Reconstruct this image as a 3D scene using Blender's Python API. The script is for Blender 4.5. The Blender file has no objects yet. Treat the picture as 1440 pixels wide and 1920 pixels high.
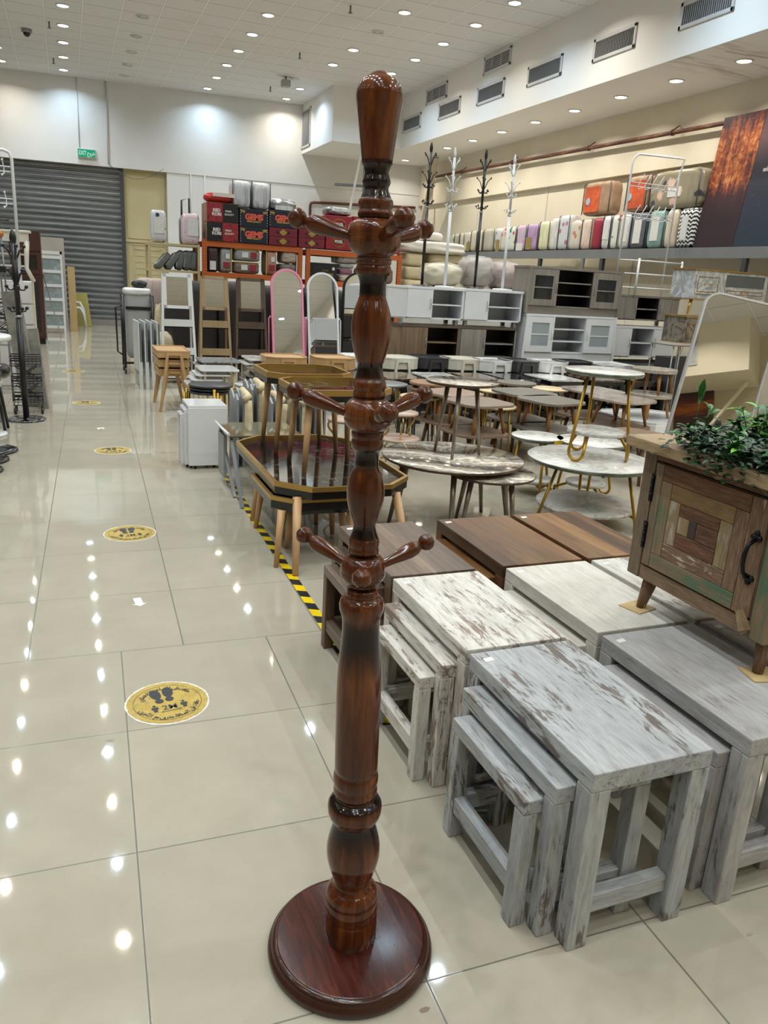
import bpy, bmesh, math, random
from mathutils import Vector, Matrix, noise as mnoise
PI = math.pi
R = math.radians
SC = bpy.context.scene
COL = SC.collection
random.seed(7)

# ---------------------------------------------------------------- camera
cam_data = bpy.data.cameras.new('camera')
cam = bpy.data.objects.new('camera', cam_data)
COL.objects.link(cam)
F_PX, YAW, PITCH, ROLL, CAM_H = 1436.757, .3944, .2944, .0616, 1.5255
fw = Vector((math.sin(YAW) * math.cos(PITCH), math.cos(YAW) * math.cos(PITCH), -math.sin(PITCH)))
r0 = Vector((math.cos(YAW), -math.sin(YAW), 0))
u0 = r0.cross(fw)
rt = r0 * math.cos(ROLL) + u0 * math.sin(ROLL)
up = u0 * math.cos(ROLL) - r0 * math.sin(ROLL)
cam.matrix_world = Matrix(((rt.x, up.x, -fw.x, 0), (rt.y, up.y, -fw.y, 0), (rt.z, up.z, -fw.z, CAM_H), (0, 0, 0, 1)))
cam_data.sensor_fit = 'VERTICAL'
cam_data.sensor_height = 24
cam_data.lens = 24 * F_PX / 1920
cam_data.clip_start = .02
cam_data.clip_end = 100
SC.camera = cam

# ---------------------------------------------------------------- exposure, world
SC.view_settings.view_transform = 'Standard'
SC.view_settings.look = 'None'
SC.view_settings.gamma = 1
SC.view_settings.use_curve_mapping = False
SC.view_settings.exposure = -.72
LAMP_W = 26.0          # watts of one ceiling downlight
world = bpy.data.worlds.new('world')
SC.world = world
world.use_nodes = True
world.node_tree.nodes['Background'].inputs[0].default_value = (.75, .8, .9, 1)
world.node_tree.nodes['Background'].inputs[1].default_value = .02
try:
    SC.cycles.use_denoising = True
    SC.cycles.max_bounces = 8
    SC.cycles.diffuse_bounces = 4
    SC.cycles.glossy_bounces = 4
    SC.cycles.transmission_bounces = 6
    SC.cycles.sample_clamp_indirect = 6
    SC.cycles.caustics_reflective = False
    SC.cycles.caustics_refractive = False
except Exception:
    pass

CEIL = 5.497
SOF = 4.39      # underside of the bulkhead along the right wall
SOFX = 7.261    # its face
COOL = (.64, .84, 1.0)
WARM = (1.0, .92, .79)
NEUT = (1.0, .94, .82)
_lamp_data = {}
def lamp(x, y, z, col, k=1.0, parent=None):
    key = (col, k)
    if key not in _lamp_data:
        d = bpy.data.lights.new('downlight_lamp', 'AREA')
        d.shape = 'DISK'; d.size = .055; d.energy = LAMP_W * k; d.color = col; d.spread = R(140)
        _lamp_data[key] = d
    o = bpy.data.objects.new('downlight_lamp', _lamp_data[key])
    COL.objects.link(o)
    o.location = (x, y, z)
    if parent: o.parent = parent
    return o
def lamp_colour(k, row=0): return COOL if (k + (1, 0, 0, 1, 1)[row]) % 2 == 0 else WARM
# rows of ceiling lamps: x of the row, y of the lamp closest to the back wall (spacing 1.2 m)
ROWS = [(-1.05, 20.22), (.182, 20.22), (3.256, 19.97), (5.086, 19.83), (6.2955, 14.95)]
SPOTS = {  # lamps whose fittings the photograph shows: steps of 1.2 m from the back
    0: [0, 1], 1: [0, 1, 2, 3, 4], 2: [0, 1, 2, 3, 4, 5], 3: [0, 1, 3, 4, 6], 4: [-1, 0, 1, 2, 3]}
SOF_ROW = (7.98, [8.42 + 1.2 * k for k in range(8)] + [19.2])
# lamps of the same rows that hang outside the picture
for i, (rx, ry) in enumerate(ROWS):
    for k in range(-1, 20):
        y = ry - 1.2 * k
        if k in SPOTS[i] or y < -4.6 or y > 20.3 or (i == 3 and k in (2, 5)) or (i == 4 and (y > 15.5 or k == 9)): continue
        if i >= 2 and k % 2: continue
        lamp(rx, y, CEIL - .012, lamp_colour(k // (2 if i >= 2 else 1), i), 1.7 if i >= 2 else 1.0)
for rx in (-4.2, -6.6):
    for k in range(0, 20, 2):
        lamp(rx, 20.2 - 1.2 * k, CEIL - .012, lamp_colour(k // 2))
for k in range(1, 9):
    lamp(SOF_ROW[0], 8.42 - 1.2 * k, SOF - .012, NEUT, .95)

# ---------------------------------------------------------------- scene helpers
def tag(o, label, cat, group=None, kind=None):
    o['label'] = label; o['category'] = cat
    if group: o['group'] = group
    if kind: o['kind'] = kind
    return o
def thing(name, label, cat, loc=(0, 0, 0), rz=0, group=None, rot=None):
    o = bpy.data.objects.new(name, None); COL.objects.link(o)
    o.empty_display_size = .05
    o.location = loc
    o.rotation_euler = rot if rot else (0, 0, rz)
    return tag(o, label, cat, group)
_kids = {}
def dup(root, loc=None, rz=None, label=None, group=None, rot=None):
    r = root.copy(); COL.objects.link(r)
    if loc is not None: r.location = loc
    if rz is not None: r.rotation_euler = (0, 0, rz)
    if rot is not None: r.rotation_euler = rot
    if label: r['label'] = label
    if group: r['group'] = group
    for ch in list(root.children):
        c = ch.copy(); COL.objects.link(c); c.parent = r
        for g in list(ch.children):
            d = g.copy(); COL.objects.link(d); d.parent = c
    return r

class MB:
    """collects shapes; build() links them as ONE mesh object"""
    def __init__(s): s.bm = bmesh.new()
    def _new(s, fn):
        n0 = len(s.bm.verts); fn(); s.bm.verts.ensure_lookup_table(); return s.bm.verts[n0:]
    def poly(s, vs, fs, smooth=False):
        v = [s.bm.verts.new(p) for p in vs]
        for f in fs:
            try:
                q = s.bm.faces.new([v[i] for i in f]); q.smooth = smooth
            except ValueError: pass
        return v
    def box(s, x0, x1, y0, y1, z0, z1, m=None, taper=None):
        P = [(x, y, z) for z in (z0, z1) for y in (y0, y1) for x in (x0, x1)]
        if taper:
            cx, cy = (x0 + x1) / 2, (y0 + y1) / 2
            P = [((cx + (p[0] - cx) * (taper if p[2] == z0 else 1)), (cy + (p[1] - cy) * (taper if p[2] == z0 else 1)), p[2]) for p in P]
        if m: P = [m @ Vector(p) for p in P]
        s.poly(P, [(0, 2, 3, 1), (4, 5, 7, 6), (0, 1, 5, 4), (2, 6, 7, 3), (0, 4, 6, 2), (1, 3, 7, 5)])
        return s
    def rod(s, a, b, r1, r2=None, n=12, cap=True):
        a, b = Vector(a), Vector(b); r2 = r1 if r2 is None else r2
        d = (b - a).normalized(); t = Vector((0, 0, 1)) if abs(d.z) < .95 else Vector((1, 0, 0))
        e1 = d.cross(t).normalized(); e2 = d.cross(e1)
        V = []
        for c, rr in ((a, r1), (b, r2)):
            for k in range(n):
                q = 2 * PI * k / n; V.append(c + e1 * (rr * math.cos(q)) + e2 * (rr * math.sin(q)))
        v = s.poly(V, [(k, (k + 1) % n, n + (k + 1) % n, n + k) for k in range(n)], True)
        if cap:
            for ids in (range(n - 1, -1, -1), range(n, 2 * n)): s.bm.faces.new([v[i] for i in ids])
        return s
    def bar(s, a, b, w, h, w2=None, h2=None, side=None):
        """rectangular bar from a to b"""
        a, b = Vector(a), Vector(b); d = (b - a).normalized()
        t = Vector(side) if side else (Vector((0, 0, 1)) if abs(d.z) < .9 else Vector((0, 1, 0)))
        e1 = d.cross(t).normalized(); e2 = e1.cross(d)
        w2 = w if w2 is None else w2; h2 = h if h2 is None else h2
        V = [c + e1 * (sx * ww / 2) + e2 * (sy * hh / 2) for c, ww, hh in ((a, w, h), (b, w2, h2)) for sx, sy in ((-1, -1), (1, -1), (1, 1), (-1, 1))]
        s.poly(V, [(0, 3, 2, 1), (4, 5, 6, 7), (0, 1, 5, 4), (1, 2, 6, 5), (2, 3, 7, 6), (3, 0, 4, 7)])
        return s
    def tube(s, pts, r, n=8, closed=False, rad=None):
        pts = [Vector(p) for p in pts]; m = len(pts); rings = []
        prev = None
        for i, p in enumerate(pts):
            a = pts[(i - 1) % m] if (i > 0 or closed) else p
            b = pts[(i + 1) % m] if (i < m - 1 or closed) else p
            d = (b - a).normalized()
            if prev is None:
                t = Vector((0, 0, 1)) if abs(d.z) < .9 else Vector((1, 0, 0)); e = d.cross(t).normalized()
            else:
                e = (prev - d * prev.dot(d)).normalized()
            prev = e; e2 = d.cross(e); rr = rad[i] if rad else r
            rings.append([s.bm.verts.new(p + e * (rr * math.cos(2 * PI * k / n)) + e2 * (rr * math.sin(2 * PI * k / n))) for k in range(n)])
        for i in range(m if closed else m - 1):
            A, B = rings[i], rings[(i + 1) % m]
            for k in range(n):
                f = s.bm.faces.new((A[k], A[(k + 1) % n], B[(k + 1) % n], B[k])); f.smooth = True
        if not closed:
            s.bm.faces.new(rings[0][::-1]); s.bm.faces.new(rings[-1])
        return s
    def lathe(s, prof, n=32, c=(0, 0, 0), m=None, smooth=True, cap=True):
        """prof = [(z, r)] bottom to top or top to bottom"""
        rings = []
        for z, r in prof:
            V = [Vector((c[0] + r * math.cos(2 * PI * k / n), c[1] + r * math.sin(2 * PI * k / n), c[2] + z)) for k in range(n)]
            if m: V = [m @ v for v in V]
            rings.append([s.bm.verts.new(v) for v in V])
        for A, B in zip(rings, rings[1:]):
            for k in range(n):
                f = s.bm.faces.new((A[k], A[(k + 1) % n], B[(k + 1) % n], B[k])); f.smooth = smooth
        if cap: s.bm.faces.new(rings[0][::-1]); s.bm.faces.new(rings[-1])
        return s
    def ball(s, c, r, n=12, sz=1.0):
        prof = [(-r * sz * math.cos(PI * i / (n // 2 + 2)), max(r * math.sin(PI * i / (n // 2 + 2)), r * .02)) for i in range(n // 2 + 3)]
        return s.lathe(prof, n, c)
    def prism(s, pts, z0, z1, m=None, inset=0, smooth_side=False):
        """outline pts (counter-clockwise x,y) from z0 to z1; a small inset makes an eased upper edge"""
        n = len(pts); L = [[(x, y, z0) for x, y in pts], [(x, y, z1 - inset) for x, y in pts]]
        if inset:
            cx = sum(p[0] for p in pts) / n; cy = sum(p[1] for p in pts) / n
            q = []
            for x, y in pts:
                d = math.hypot(x - cx, y - cy) or 1; q.append((x - (x - cx) / d * inset, y - (y - cy) / d * inset, z1))
            L.append(q)
        rings = []
        for l in L:
            if m: l = [m @ Vector(p) for p in l]
            rings.append([s.bm.verts.new(p) for p in l])
        for A, B in zip(rings, rings[1:]):
            for k in range(n):
                f = s.bm.faces.new((A[k], A[(k + 1) % n], B[(k + 1) % n], B[k])); f.smooth = smooth_side
        s.bm.faces.new(rings[0][::-1]); s.bm.faces.new(rings[-1])
        return s
    def pillow(s, x0, x1, y0, y1, z0, z1, p=4.0, n=10, bump=0.0, seed=0, m=None):
        """soft rounded block (superellipsoid), lightly wrinkled"""
        cx, cy, cz = (x0 + x1) / 2, (y0 + y1) / 2, (z0 + z1) / 2
        hx, hy, hz = (x1 - x0) / 2, (y1 - y0) / 2, (z1 - z0) / 2
        tmp = bmesh.new(); bmesh.ops.create_cube(tmp, size=2)
        bmesh.ops.subdivide_edges(tmp, edges=tmp.edges[:], cuts=n, use_grid_fill=True)
        idx = {}
        for v in tmp.verts:
            q = v.co; l = (abs(q.x) ** p + abs(q.y) ** p + abs(q.z) ** p) ** (1 / p); q = q / l
            k = 1 + (bump * mnoise.noise(Vector((q.x * 2.7 + seed, q.y * 2.7 - seed, q.z * 2.7 + 2 * seed))) if bump else 0)
            P = Vector((cx + q.x * hx * k, cy + q.y * hy * k, cz + q.z * hz * k))
            idx[v] = s.bm.verts.new(m @ P if m else P)
        for f in tmp.faces:
            g = s.bm.faces.new([idx[v] for v in f.verts]); g.smooth = True
        tmp.free(); return s
    def mesh(s, me, m=None):
        n0 = len(s.bm.verts); s.bm.from_mesh(me); s.bm.verts.ensure_lookup_table()
        if m:
            for v in s.bm.verts[n0:]: v.co = m @ v.co
        return s
    def build(s, name, mat, parent=None, bevel=0, seg=2, auto=True, loc=None):
        bmesh.ops.recalc_face_normals(s.bm, faces=s.bm.faces[:])
        me = bpy.data.meshes.new(name); s.bm.to_mesh(me); s.bm.free()
        if mat is not None: me.materials.append(mat)
        o = bpy.data.objects.new(name, me); COL.objects.link(o)
        if loc: o.location = loc
        if parent: o.parent = parent
        if bevel:
            b = o.modifiers.new('bevel', 'BEVEL'); b.width = bevel; b.segments = seg; b.limit_method = 'ANGLE'; b.angle_limit = R(40)
        return o
def rrect(x0, x1, y0, y1, r, n=6):
    P = []
    for cx, cy, a in ((x1 - r, y1 - r, 0), (x0 + r, y1 - r, 90), (x0 + r, y0 + r, 180), (x1 - r, y0 + r, 270)):
        for k in range(n + 1):
            q = R(a + 90 * k / n); P.append((cx + r * math.cos(q), cy + r * math.sin(q)))
    return P
def circ(cx, cy, r, n=40, ry=None): return [(cx + r * math.cos(2 * PI * k / n), cy + (ry or r) * math.sin(2 * PI * k / n)) for k in range(n)]
def RZ(a): return Matrix.Rotation(a, 4, 'Z')
def TR(x, y, z): return Matrix.Translation((x, y, z))
_font_cache = {}
def text_mesh(body, size=1.0, extrude=.001, bold=0.0, align='CENTER', chars=1.0):
    key = (body, size, extrude, bold, align, chars)
    if key in _font_cache: return _font_cache[key]
    c = bpy.data.curves.new('lettering', 'FONT'); c.body = body; c.size = size; c.extrude = extrude; c.offset = bold
    c.align_x = align; c.align_y = 'CENTER'; c.space_character = chars; c.resolution_u = 3
    o = bpy.data.objects.new('lettering', c); COL.objects.link(o)
    bpy.context.view_layer.update()
    me = bpy.data.meshes.new_from_object(o.evaluated_get(bpy.context.evaluated_depsgraph_get()))
    bpy.data.objects.remove(o); _font_cache[key] = me
    return me
# upright lettering facing -Y / facing -X / lying on the floor
M_FACE_Y = Matrix.Rotation(PI / 2, 4, 'X')
M_FACE_X = Matrix.Rotation(-PI / 2, 4, 'Z') @ M_FACE_Y

# ---------------------------------------------------------------- materials
def srgb(h):
    h = h.lstrip('#'); v = [int(h[i:i + 2], 16) / 255 for i in (0, 2, 4)]
    return tuple((c / 12.92 if c <= .04045 else ((c + .055) / 1.055) ** 2.4) for c in v) + (1,)
class NT:
    def __init__(s, name):
        s.m = bpy.data.materials.new(name); s.m.use_nodes = True; s.t = s.m.node_tree
        s.b = s.t.nodes['Principled BSDF']
    def n(s, ty, **k):
        q = s.t.nodes.new(ty)
        for a, v in k.items(): setattr(q, a, v)
        return q
    def l(s, a, b): s.t.links.new(a, b)
    def val(s, sock, v):
        if hasattr(v, 'links') or isinstance(v, bpy.types.NodeSocket): s.l(v, sock)
        else: sock.default_value = v
    def math(s, op, a, b=0, c=0, clamp=False):
        q = s.n('ShaderNodeMath', operation=op, use_clamp=clamp)
        for i, v in enumerate((a, b, c)):
            if i < len(q.inputs): s.val(q.inputs[i], v)
        return q.outputs[0]
    def mix(s, f, a, b, mode='MIX'):
        q = s.n('ShaderNodeMix', data_type='RGBA', blend_type=mode)
        s.val(q.inputs[0], f); s.val(q.inputs[6], a); s.val(q.inputs[7], b); return q.outputs[2]
    def ramp(s, f, stops, interp='LINEAR'):
        q = s.n('ShaderNodeValToRGB'); q.color_ramp.interpolation = interp
        e = q.color_ramp.elements
        while len(e) < len(stops): e.new(.5)
        for i, (p, c) in enumerate(stops):
            e[i].position = p; e[i].color = c if len(c) == 4 else tuple(c) + (1,)
        s.l(f, q.inputs[0]); return q.outputs[0]
    def co(s, scale=(1, 1, 1), vary=True, rot=(0, 0, 0), src='Object'):
        tc = s.n('ShaderNodeTexCoord'); v = tc.outputs[src]
        if vary:
            oi = s.n('ShaderNodeObjectInfo'); k = s.n('ShaderNodeVectorMath', operation='SCALE')
            cb = s.n('ShaderNodeCombineXYZ')
            s.l(oi.outputs['Random'], cb.inputs[0]); s.l(s.math('MULTIPLY', oi.outputs['Random'], 3.7), cb.inputs[1]); s.l(s.math('MULTIPLY', oi.outputs['Random'], 7.3), cb.inputs[2])
            k.inputs[3].default_value = 11.0; s.l(cb.outputs[0], k.inputs[0])
            ad = s.n('ShaderNodeVectorMath', operation='ADD'); s.l(v, ad.inputs[0]); s.l(k.outputs[0], ad.inputs[1]); v = ad.outputs[0]
        mp = s.n('ShaderNodeMapping'); s.l(v, mp.inputs[0]); mp.inputs[3].default_value = scale; mp.inputs[2].default_value = rot
        return mp.outputs[0]
    def noise(s, v, scale=5, detail=4, rough=.55, dist=0):
        q = s.n('ShaderNodeTexNoise'); s.l(v, q.inputs['Vector']); q.inputs['Scale'].default_value = scale
        q.inputs['Detail'].default_value = detail; q.inputs['Roughness'].default_value = rough; q.inputs['Distortion'].default_value = dist
        return q.outputs[0]
    def done(s, col, rough=.5, metal=0, spec=.5, coat=0, bump=None, bump_d=.002):
        s.val(s.b.inputs['Base Color'], col); s.val(s.b.inputs['Roughness'], rough); s.val(s.b.inputs['Metallic'], metal)
        s.b.inputs['Specular IOR Level'].default_value = spec
        if coat: s.b.inputs['Coat Weight'].default_value = coat; s.b.inputs['Coat Roughness'].default_value = .06
        if bump is not None:
            q = s.n('ShaderNodeBump'); q.inputs['Distance'].default_value = bump_d; s.l(bump, q.inputs['Height']); s.l(q.outputs[0], s.b.inputs['Normal'])
        return s.m
def plain(name, hexc, rough=.5, metal=0, spec=.5, var=.06, coat=0, scale=4):
    t = NT(name); c = srgb(hexc)
    if var:
        f = t.noise(t.co(), scale, 3)
        a = tuple(min(1, x * (1 - var)) for x in c[:3]) + (1,); b = tuple(min(1, x * (1 + var)) for x in c[:3]) + (1,)
        c = t.ramp(f, [(.3, a), (.7, b)])
    return t.done(c, rough, metal, spec, coat)
AX = {'x': (1, 0, 0), 'y': (0, 1, 0), 'z': (0, 0, 1)}
def stretch(axis, across, along): return tuple(along if AX[axis][i] else across for i in range(3))
def wood(name, c1, c2, axis='z', across=14, along=1.2, rough=.45, coat=0, c3=None, dist=.6, bump=0):
    t = NT(name); v = t.co(stretch(axis, across, along))
    f = t.noise(v, 1, 6, .6, dist); g = t.noise(t.co(stretch(axis, across * 6, along * 2)), 1, 3)
    f2 = t.math('ADD', t.math('MULTIPLY', f, .75), t.math('MULTIPLY', g, .25))
    st = [(.32, srgb(c1)), (.68, srgb(c2))]
    if c3: st = [(.28, srgb(c3)), (.45, srgb(c1)), (.7, srgb(c2))]
    return t.done(t.ramp(f2, st), rough, 0, .5, coat, f2 if bump else None, .001)
def planks(name, cols, axis='y', width=.07, rough=.35):
    """boards of different tone glued edge to edge"""
    t = NT(name); ac = 'x' if axis == 'y' else 'y'
    tc = t.n('ShaderNodeTexCoord'); sp = t.n('ShaderNodeSeparateXYZ'); t.l(tc.outputs['Object'], sp.inputs[0])
    oi = t.n('ShaderNodeObjectInfo')
    w = t.math('ADD', t.math('DIVIDE', sp.outputs[0 if ac == 'x' else 1], width), t.math('MULTIPLY', oi.outputs['Random'], 40))
    wn = t.n('ShaderNodeTexWhiteNoise', noise_dimensions='1D'); t.l(t.math('FLOOR', w), wn.inputs['W'])
    base = t.ramp(wn.outputs[0], [(i / max(1, len(cols) - 1), srgb(c)) for i, c in enumerate(cols)])
    f = t.noise(t.co(stretch(axis, 22, 1.6)), 1, 6, .65, 1.2)
    col = t.mix(t.ramp(f, [(.35, (0, 0, 0)), (.75, (1, 1, 1))]), base, t.mix(1, base, srgb('8a7666'), 'MULTIPLY'))
    return t.done(col, rough)
def washed(name, base, base2, dark, worn, axis='y', amount=.5, rough=.5):
    """painted and rubbed-back timber"""
    t = NT(name)
    big = t.noise(t.co(stretch(axis, 5, 1.3)), 1, 3)
    st = t.noise(t.co(stretch(axis, 70, 5)), 1, 5, .65, .8)
    blot = t.noise(t.co(stretch(axis, 24, 6.5)), 1, 6, .7, 1.4)
    patch = t.noise(t.co(stretch(axis, 6, 3)), 1, 2)
    col = t.ramp(big, [(.3, srgb(base)), (.7, srgb(base2))])
    k = t.math('ADD', t.math('ADD', t.math('MULTIPLY', st, .42), t.math('MULTIPLY', blot, .58)), t.math('MULTIPLY', t.math('SUBTRACT', patch, .5), .5))
    col = t.mix(t.ramp(t.math('ADD', t.math('MULTIPLY', st, .5), t.math('MULTIPLY', blot, .5)), [(.38, (0, 0, 0)), (.62, (.85, .85, .85))]), col, srgb(dark))
    a = .655 - amount * .125
    col = t.mix(t.ramp(k, [(a, (0, 0, 0)), (a + .06, (.92, .92, .92))]), col, srgb(worn))
    fine = t.noise(t.co(stretch(axis, 190, 16)), 1, 3, .6)
    col = t.mix(t.ramp(fine, [(.3, (.22, .22, .22)), (.5, (0, 0, 0))]), col, srgb(worn))
    return t.done(col, rough, 0, .4, 0, k, .004)
def marble(name, base, vein, scale=3, rough=.12, sharp=.06, third=None, coat=.3):
    t = NT(name); v = t.co((1, 1, 1))
    n = t.noise(v, scale, 7, .6, 1.6)
    d = t.math('ABSOLUTE', t.math('SUBTRACT', n, .5))
    c0 = srgb(base) if not third else t.ramp(t.noise(v, scale * .6, 4, .6, 2.5), [(.35, srgb(base)), (.65, srgb(third))])
    col = t.mix(t.ramp(d, [(0, (1, 1, 1)), (sharp, (0, 0, 0))]), c0, srgb(vein))
    return t.done(col, rough, 0, .5, coat)
def swirl(name):
    """brown and cream printed stone, in flowing bands"""
    t = NT(name); v = t.co((1, 1, 1), rot=(0, 0, .5))
    w = t.n('ShaderNodeTexWave', wave_type='BANDS', bands_direction='Y'); t.l(v, w.inputs[0])
    w.inputs['Scale'].default_value = .85; w.inputs['Distortion'].default_value = 7.5; w.inputs['Detail'].default_value = 6; w.inputs['Detail Scale'].default_value = 1.7; w.inputs['Detail Roughness'].default_value = .6
    col = t.ramp(w.outputs[1], [(.0, srgb('4e4741')), (.25, srgb('8b8175')), (.45, srgb('b5aa98')), (.6, srgb('6d655c')), (.75, srgb('d9d0bf')), (.9, srgb('94897b')), (1, srgb('efe9dc'))])
    return t.done(col, .07, 0, .5, .5)
def flowered(name, base, cols, scale=9, rough=.25):
    """fabric print of scattered blooms, under clear film"""
    t = NT(name); v = t.co()
    q = t.n('ShaderNodeTexVoronoi'); t.l(v, q.inputs['Vector']); q.inputs['Scale'].default_value = scale
    nz = t.noise(v, scale * 2.5, 3)
    d = t.math('ADD', q.outputs['Distance'], t.math('MULTIPLY', t.math('SUBTRACT', nz, .5), .5))
    sp = t.n('ShaderNodeSeparateColor'); t.l(q.outputs['Color'], sp.inputs[0])
    bloom = t.ramp(sp.outputs[0], [(i / max(1, len(cols) - 1), srgb(c)) for i, c in enumerate(cols)], 'CONSTANT')
    on = t.math('MULTIPLY', t.ramp(d, [(.28, (1, 1, 1)), (.36, (0, 0, 0))]), t.math('GREATER_THAN', sp.outputs[1], .35))
    return t.done(t.mix(on, srgb(base), bloom), rough)
def quilt(name, a, b, scale=26, rough=.3, axis='z'):
    """folded cloth seen edge-on"""
    t = NT(name); f = t.noise(t.co(stretch(axis, scale, 2.5)), 1, 3, .5, 1.5)
    return t.done(t.ramp(f, [(.35, srgb(a)), (.65, srgb(b))]), rough, 0, .5, 0, f, .01)
def emit(name, col, k):
    t = NT(name); t.b.inputs['Base Color'].default_value = (0, 0, 0, 1)
    t.b.inputs['Emission Color'].default_value = tuple(col) + (1,); t.b.inputs['Emission Strength'].default_value = k
    return t.m
def film(name, tint='e8ecee', alpha=.35, rough=.12):
    """thin clear plastic wrap"""
    t = NT(name); t.b.inputs['Alpha'].default_value = alpha
    v = t.noise(t.co((9, 9, 9)), 1, 4, .6, 1)
    return t.done(srgb(tint), rough, 0, .8, 0, v, .03)

# ================================================================ THE SETTING
def struct(name, mb, mat, loc=None, rz=0, bevel=0, parent=None):
    o = mb.build(name, mat, parent, bevel)
    if loc: o.location = loc
    o.rotation_euler = (0, 0, rz)
    if parent is None: o['kind'] = 'structure'
    return o
# floor: 60 cm polished porcelain tiles; beyond one joint the columns are offset
def floor_mat():
    t = NT('polished_porcelain_tiles')
    tc = t.n('ShaderNodeTexCoord'); mp = t.n('ShaderNodeMapping', vector_type='POINT'); t.l(tc.outputs['Object'], mp.inputs[0])
    mp.inputs[2].default_value = (0, 0, .0265)
    sp = t.n('ShaderNodeSeparateXYZ'); t.l(mp.outputs[0], sp.inputs[0])
    far = t.math('GREATER_THAN', sp.outputs[1], 3.0157)
    off = t.math('ADD', .0442, t.math('MULTIPLY', far, .2497))
    uu = t.math('DIVIDE', t.math('SUBTRACT', sp.outputs[0], off), .6)
    vv = t.math('DIVIDE', t.math('SUBTRACT', sp.outputs[1], 3.0157), .6)
    def edge(w):
        f = t.math('FRACT', w); return t.math('MULTIPLY', t.math('MINIMUM', f, t.math('SUBTRACT', 1, f)), .6)
    eu, ev = edge(uu), edge(vv)
    g = t.math('MINIMUM', eu, t.math('MULTIPLY', ev, 1.25))
    cell = t.n('ShaderNodeCombineXYZ'); t.l(t.math('FLOOR', uu), cell.inputs[0]); t.l(t.math('FLOOR', vv), cell.inputs[1])
    wn = t.n('ShaderNodeTexWhiteNoise', noise_dimensions='2D'); t.l(cell.outputs[0], wn.inputs[0])
    mott = t.noise(t.co((1, 1, 1), False), 3.5, 6, .6)
    fine = t.noise(t.co((1, 1, 1), False), 40, 3, .6)
    c = t.ramp(mott, [(.3, srgb('a09988')), (.7, srgb('aba493'))])
    c = t.mix(t.math('MULTIPLY', wn.outputs[0], .35), c, srgb('989083'))
    c = t.mix(t.ramp(fine, [(.6, (0, 0, 0)), (.8, (.12, .12, .12))]), c, srgb('7d7567'))
    line = t.ramp(g, [(0, (1, 1, 1)), (.0016, (1, 1, 1)), (.0028, (0, 0, 0))])
    col = t.mix(line, c, srgb('4a443b'))
    scuff = t.noise(t.co((1, 1, 1), False), 7, 5, .65)
    ro = t.math('ADD', t.math('MULTIPLY', scuff, .045), t.math('ADD', .012, t.math('MULTIPLY', line, .5)))
    return t.done(col, ro, 0, .45)
M_floor = floor_mat()
XL, XR, YF = -8.0, 8.75, -6.0
BA = -.1068                      # the back wall is not quite square to the aisle
BK = (0, 20.9, 0)
struct('floor', MB().box(XL - .1, XR + .4, YF - .1, 22.2, -.1, 0), M_floor)
def ceil_mat():
    t = NT('mineral_fibre_ceiling_tiles')
    tc = t.n('ShaderNodeTexCoord'); sp = t.n('ShaderNodeSeparateXYZ'); t.l(tc.outputs['Object'], sp.inputs[0])
    def edge(sock, o):
        f = t.math('FRACT', t.math('DIVIDE', t.math('SUBTRACT', sock, o), .6)); return t.math('MULTIPLY', t.math('MINIMUM', f, t.math('SUBTRACT', 1, f)), .6)
    ex, ey = edge(sp.outputs[0], .182 + .3), edge(sp.outputs[1], 20.22 + .3)
    n = t.noise(t.co((1, 1, 1), False), 60, 4, .7)
    c = t.ramp(n, [(.3, srgb('dededf')), (.7, srgb('ebebec'))])
    big = t.noise(t.co((1, 1, 1), False), .8, 3)
    c = t.mix(t.ramp(big, [(.55, (0, 0, 0)), (.75, (.3, .3, .3))]), c, srgb('d0ccc4'))
    c = t.mix(t.ramp(ey, [(0, (.75, .75, .75)), (.006, (.75, .75, .75)), (.009, (0, 0, 0))]), c, srgb('8e8b86'))
    c = t.mix(t.ramp(ex, [(0, (1, 1, 1)), (.011, (1, 1, 1)), (.013, (0, 0, 0))]), c, srgb('f4f4f3'))
    c = t.mix(t.ramp(ex, [(.012, (0, 0, 0)), (.014, (.7, .7, .7)), (.02, (0, 0, 0))]), c, srgb('8e8b86'))  # shadow along both sides of the light T-bars, put into the colour
    return t.done(c, .9, 0, .2)
struct('ceiling', MB().box(XL - .1, XR + .4, YF - .1, 22.2, CEIL, CEIL + .1), ceil_mat())
def paint(name, a, b, scale=1.2, rough=.7, scuff='8f887c', k=.25):
    t = NT(name); n = t.noise(t.co((1, 1, 1), False), scale, 5, .6); s2 = t.noise(t.co((3, 3, 9), False), 3, 6, .75)
    c = t.ramp(n, [(.3, srgb(a)), (.7, srgb(b))])
    c = t.mix(t.ramp(s2, [(.66, (0, 0, 0)), (.78, (k, k, k))]), c, srgb(scuff))
    return t.done(c, rough, 0, .3)
M_wall = paint('white_wall_paint', 'dcdcdb', 'e4e4e3')
M_cream = paint('cream_wall_paint', 'ddd5c0', 'e6dfcd')
M_low = paint('grey_white_wall_paint', 'd5d1c8', 'dedad1', k=.35)
M_sof = paint('white_bulkhead_paint', 'e6dcc4', 'ece3cd', k=.12)
M_dark = plain('dark_void', '151515', .8, var=0)
M_steel = plain('painted_grey_steel', '77787a', .45, .3)
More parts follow.
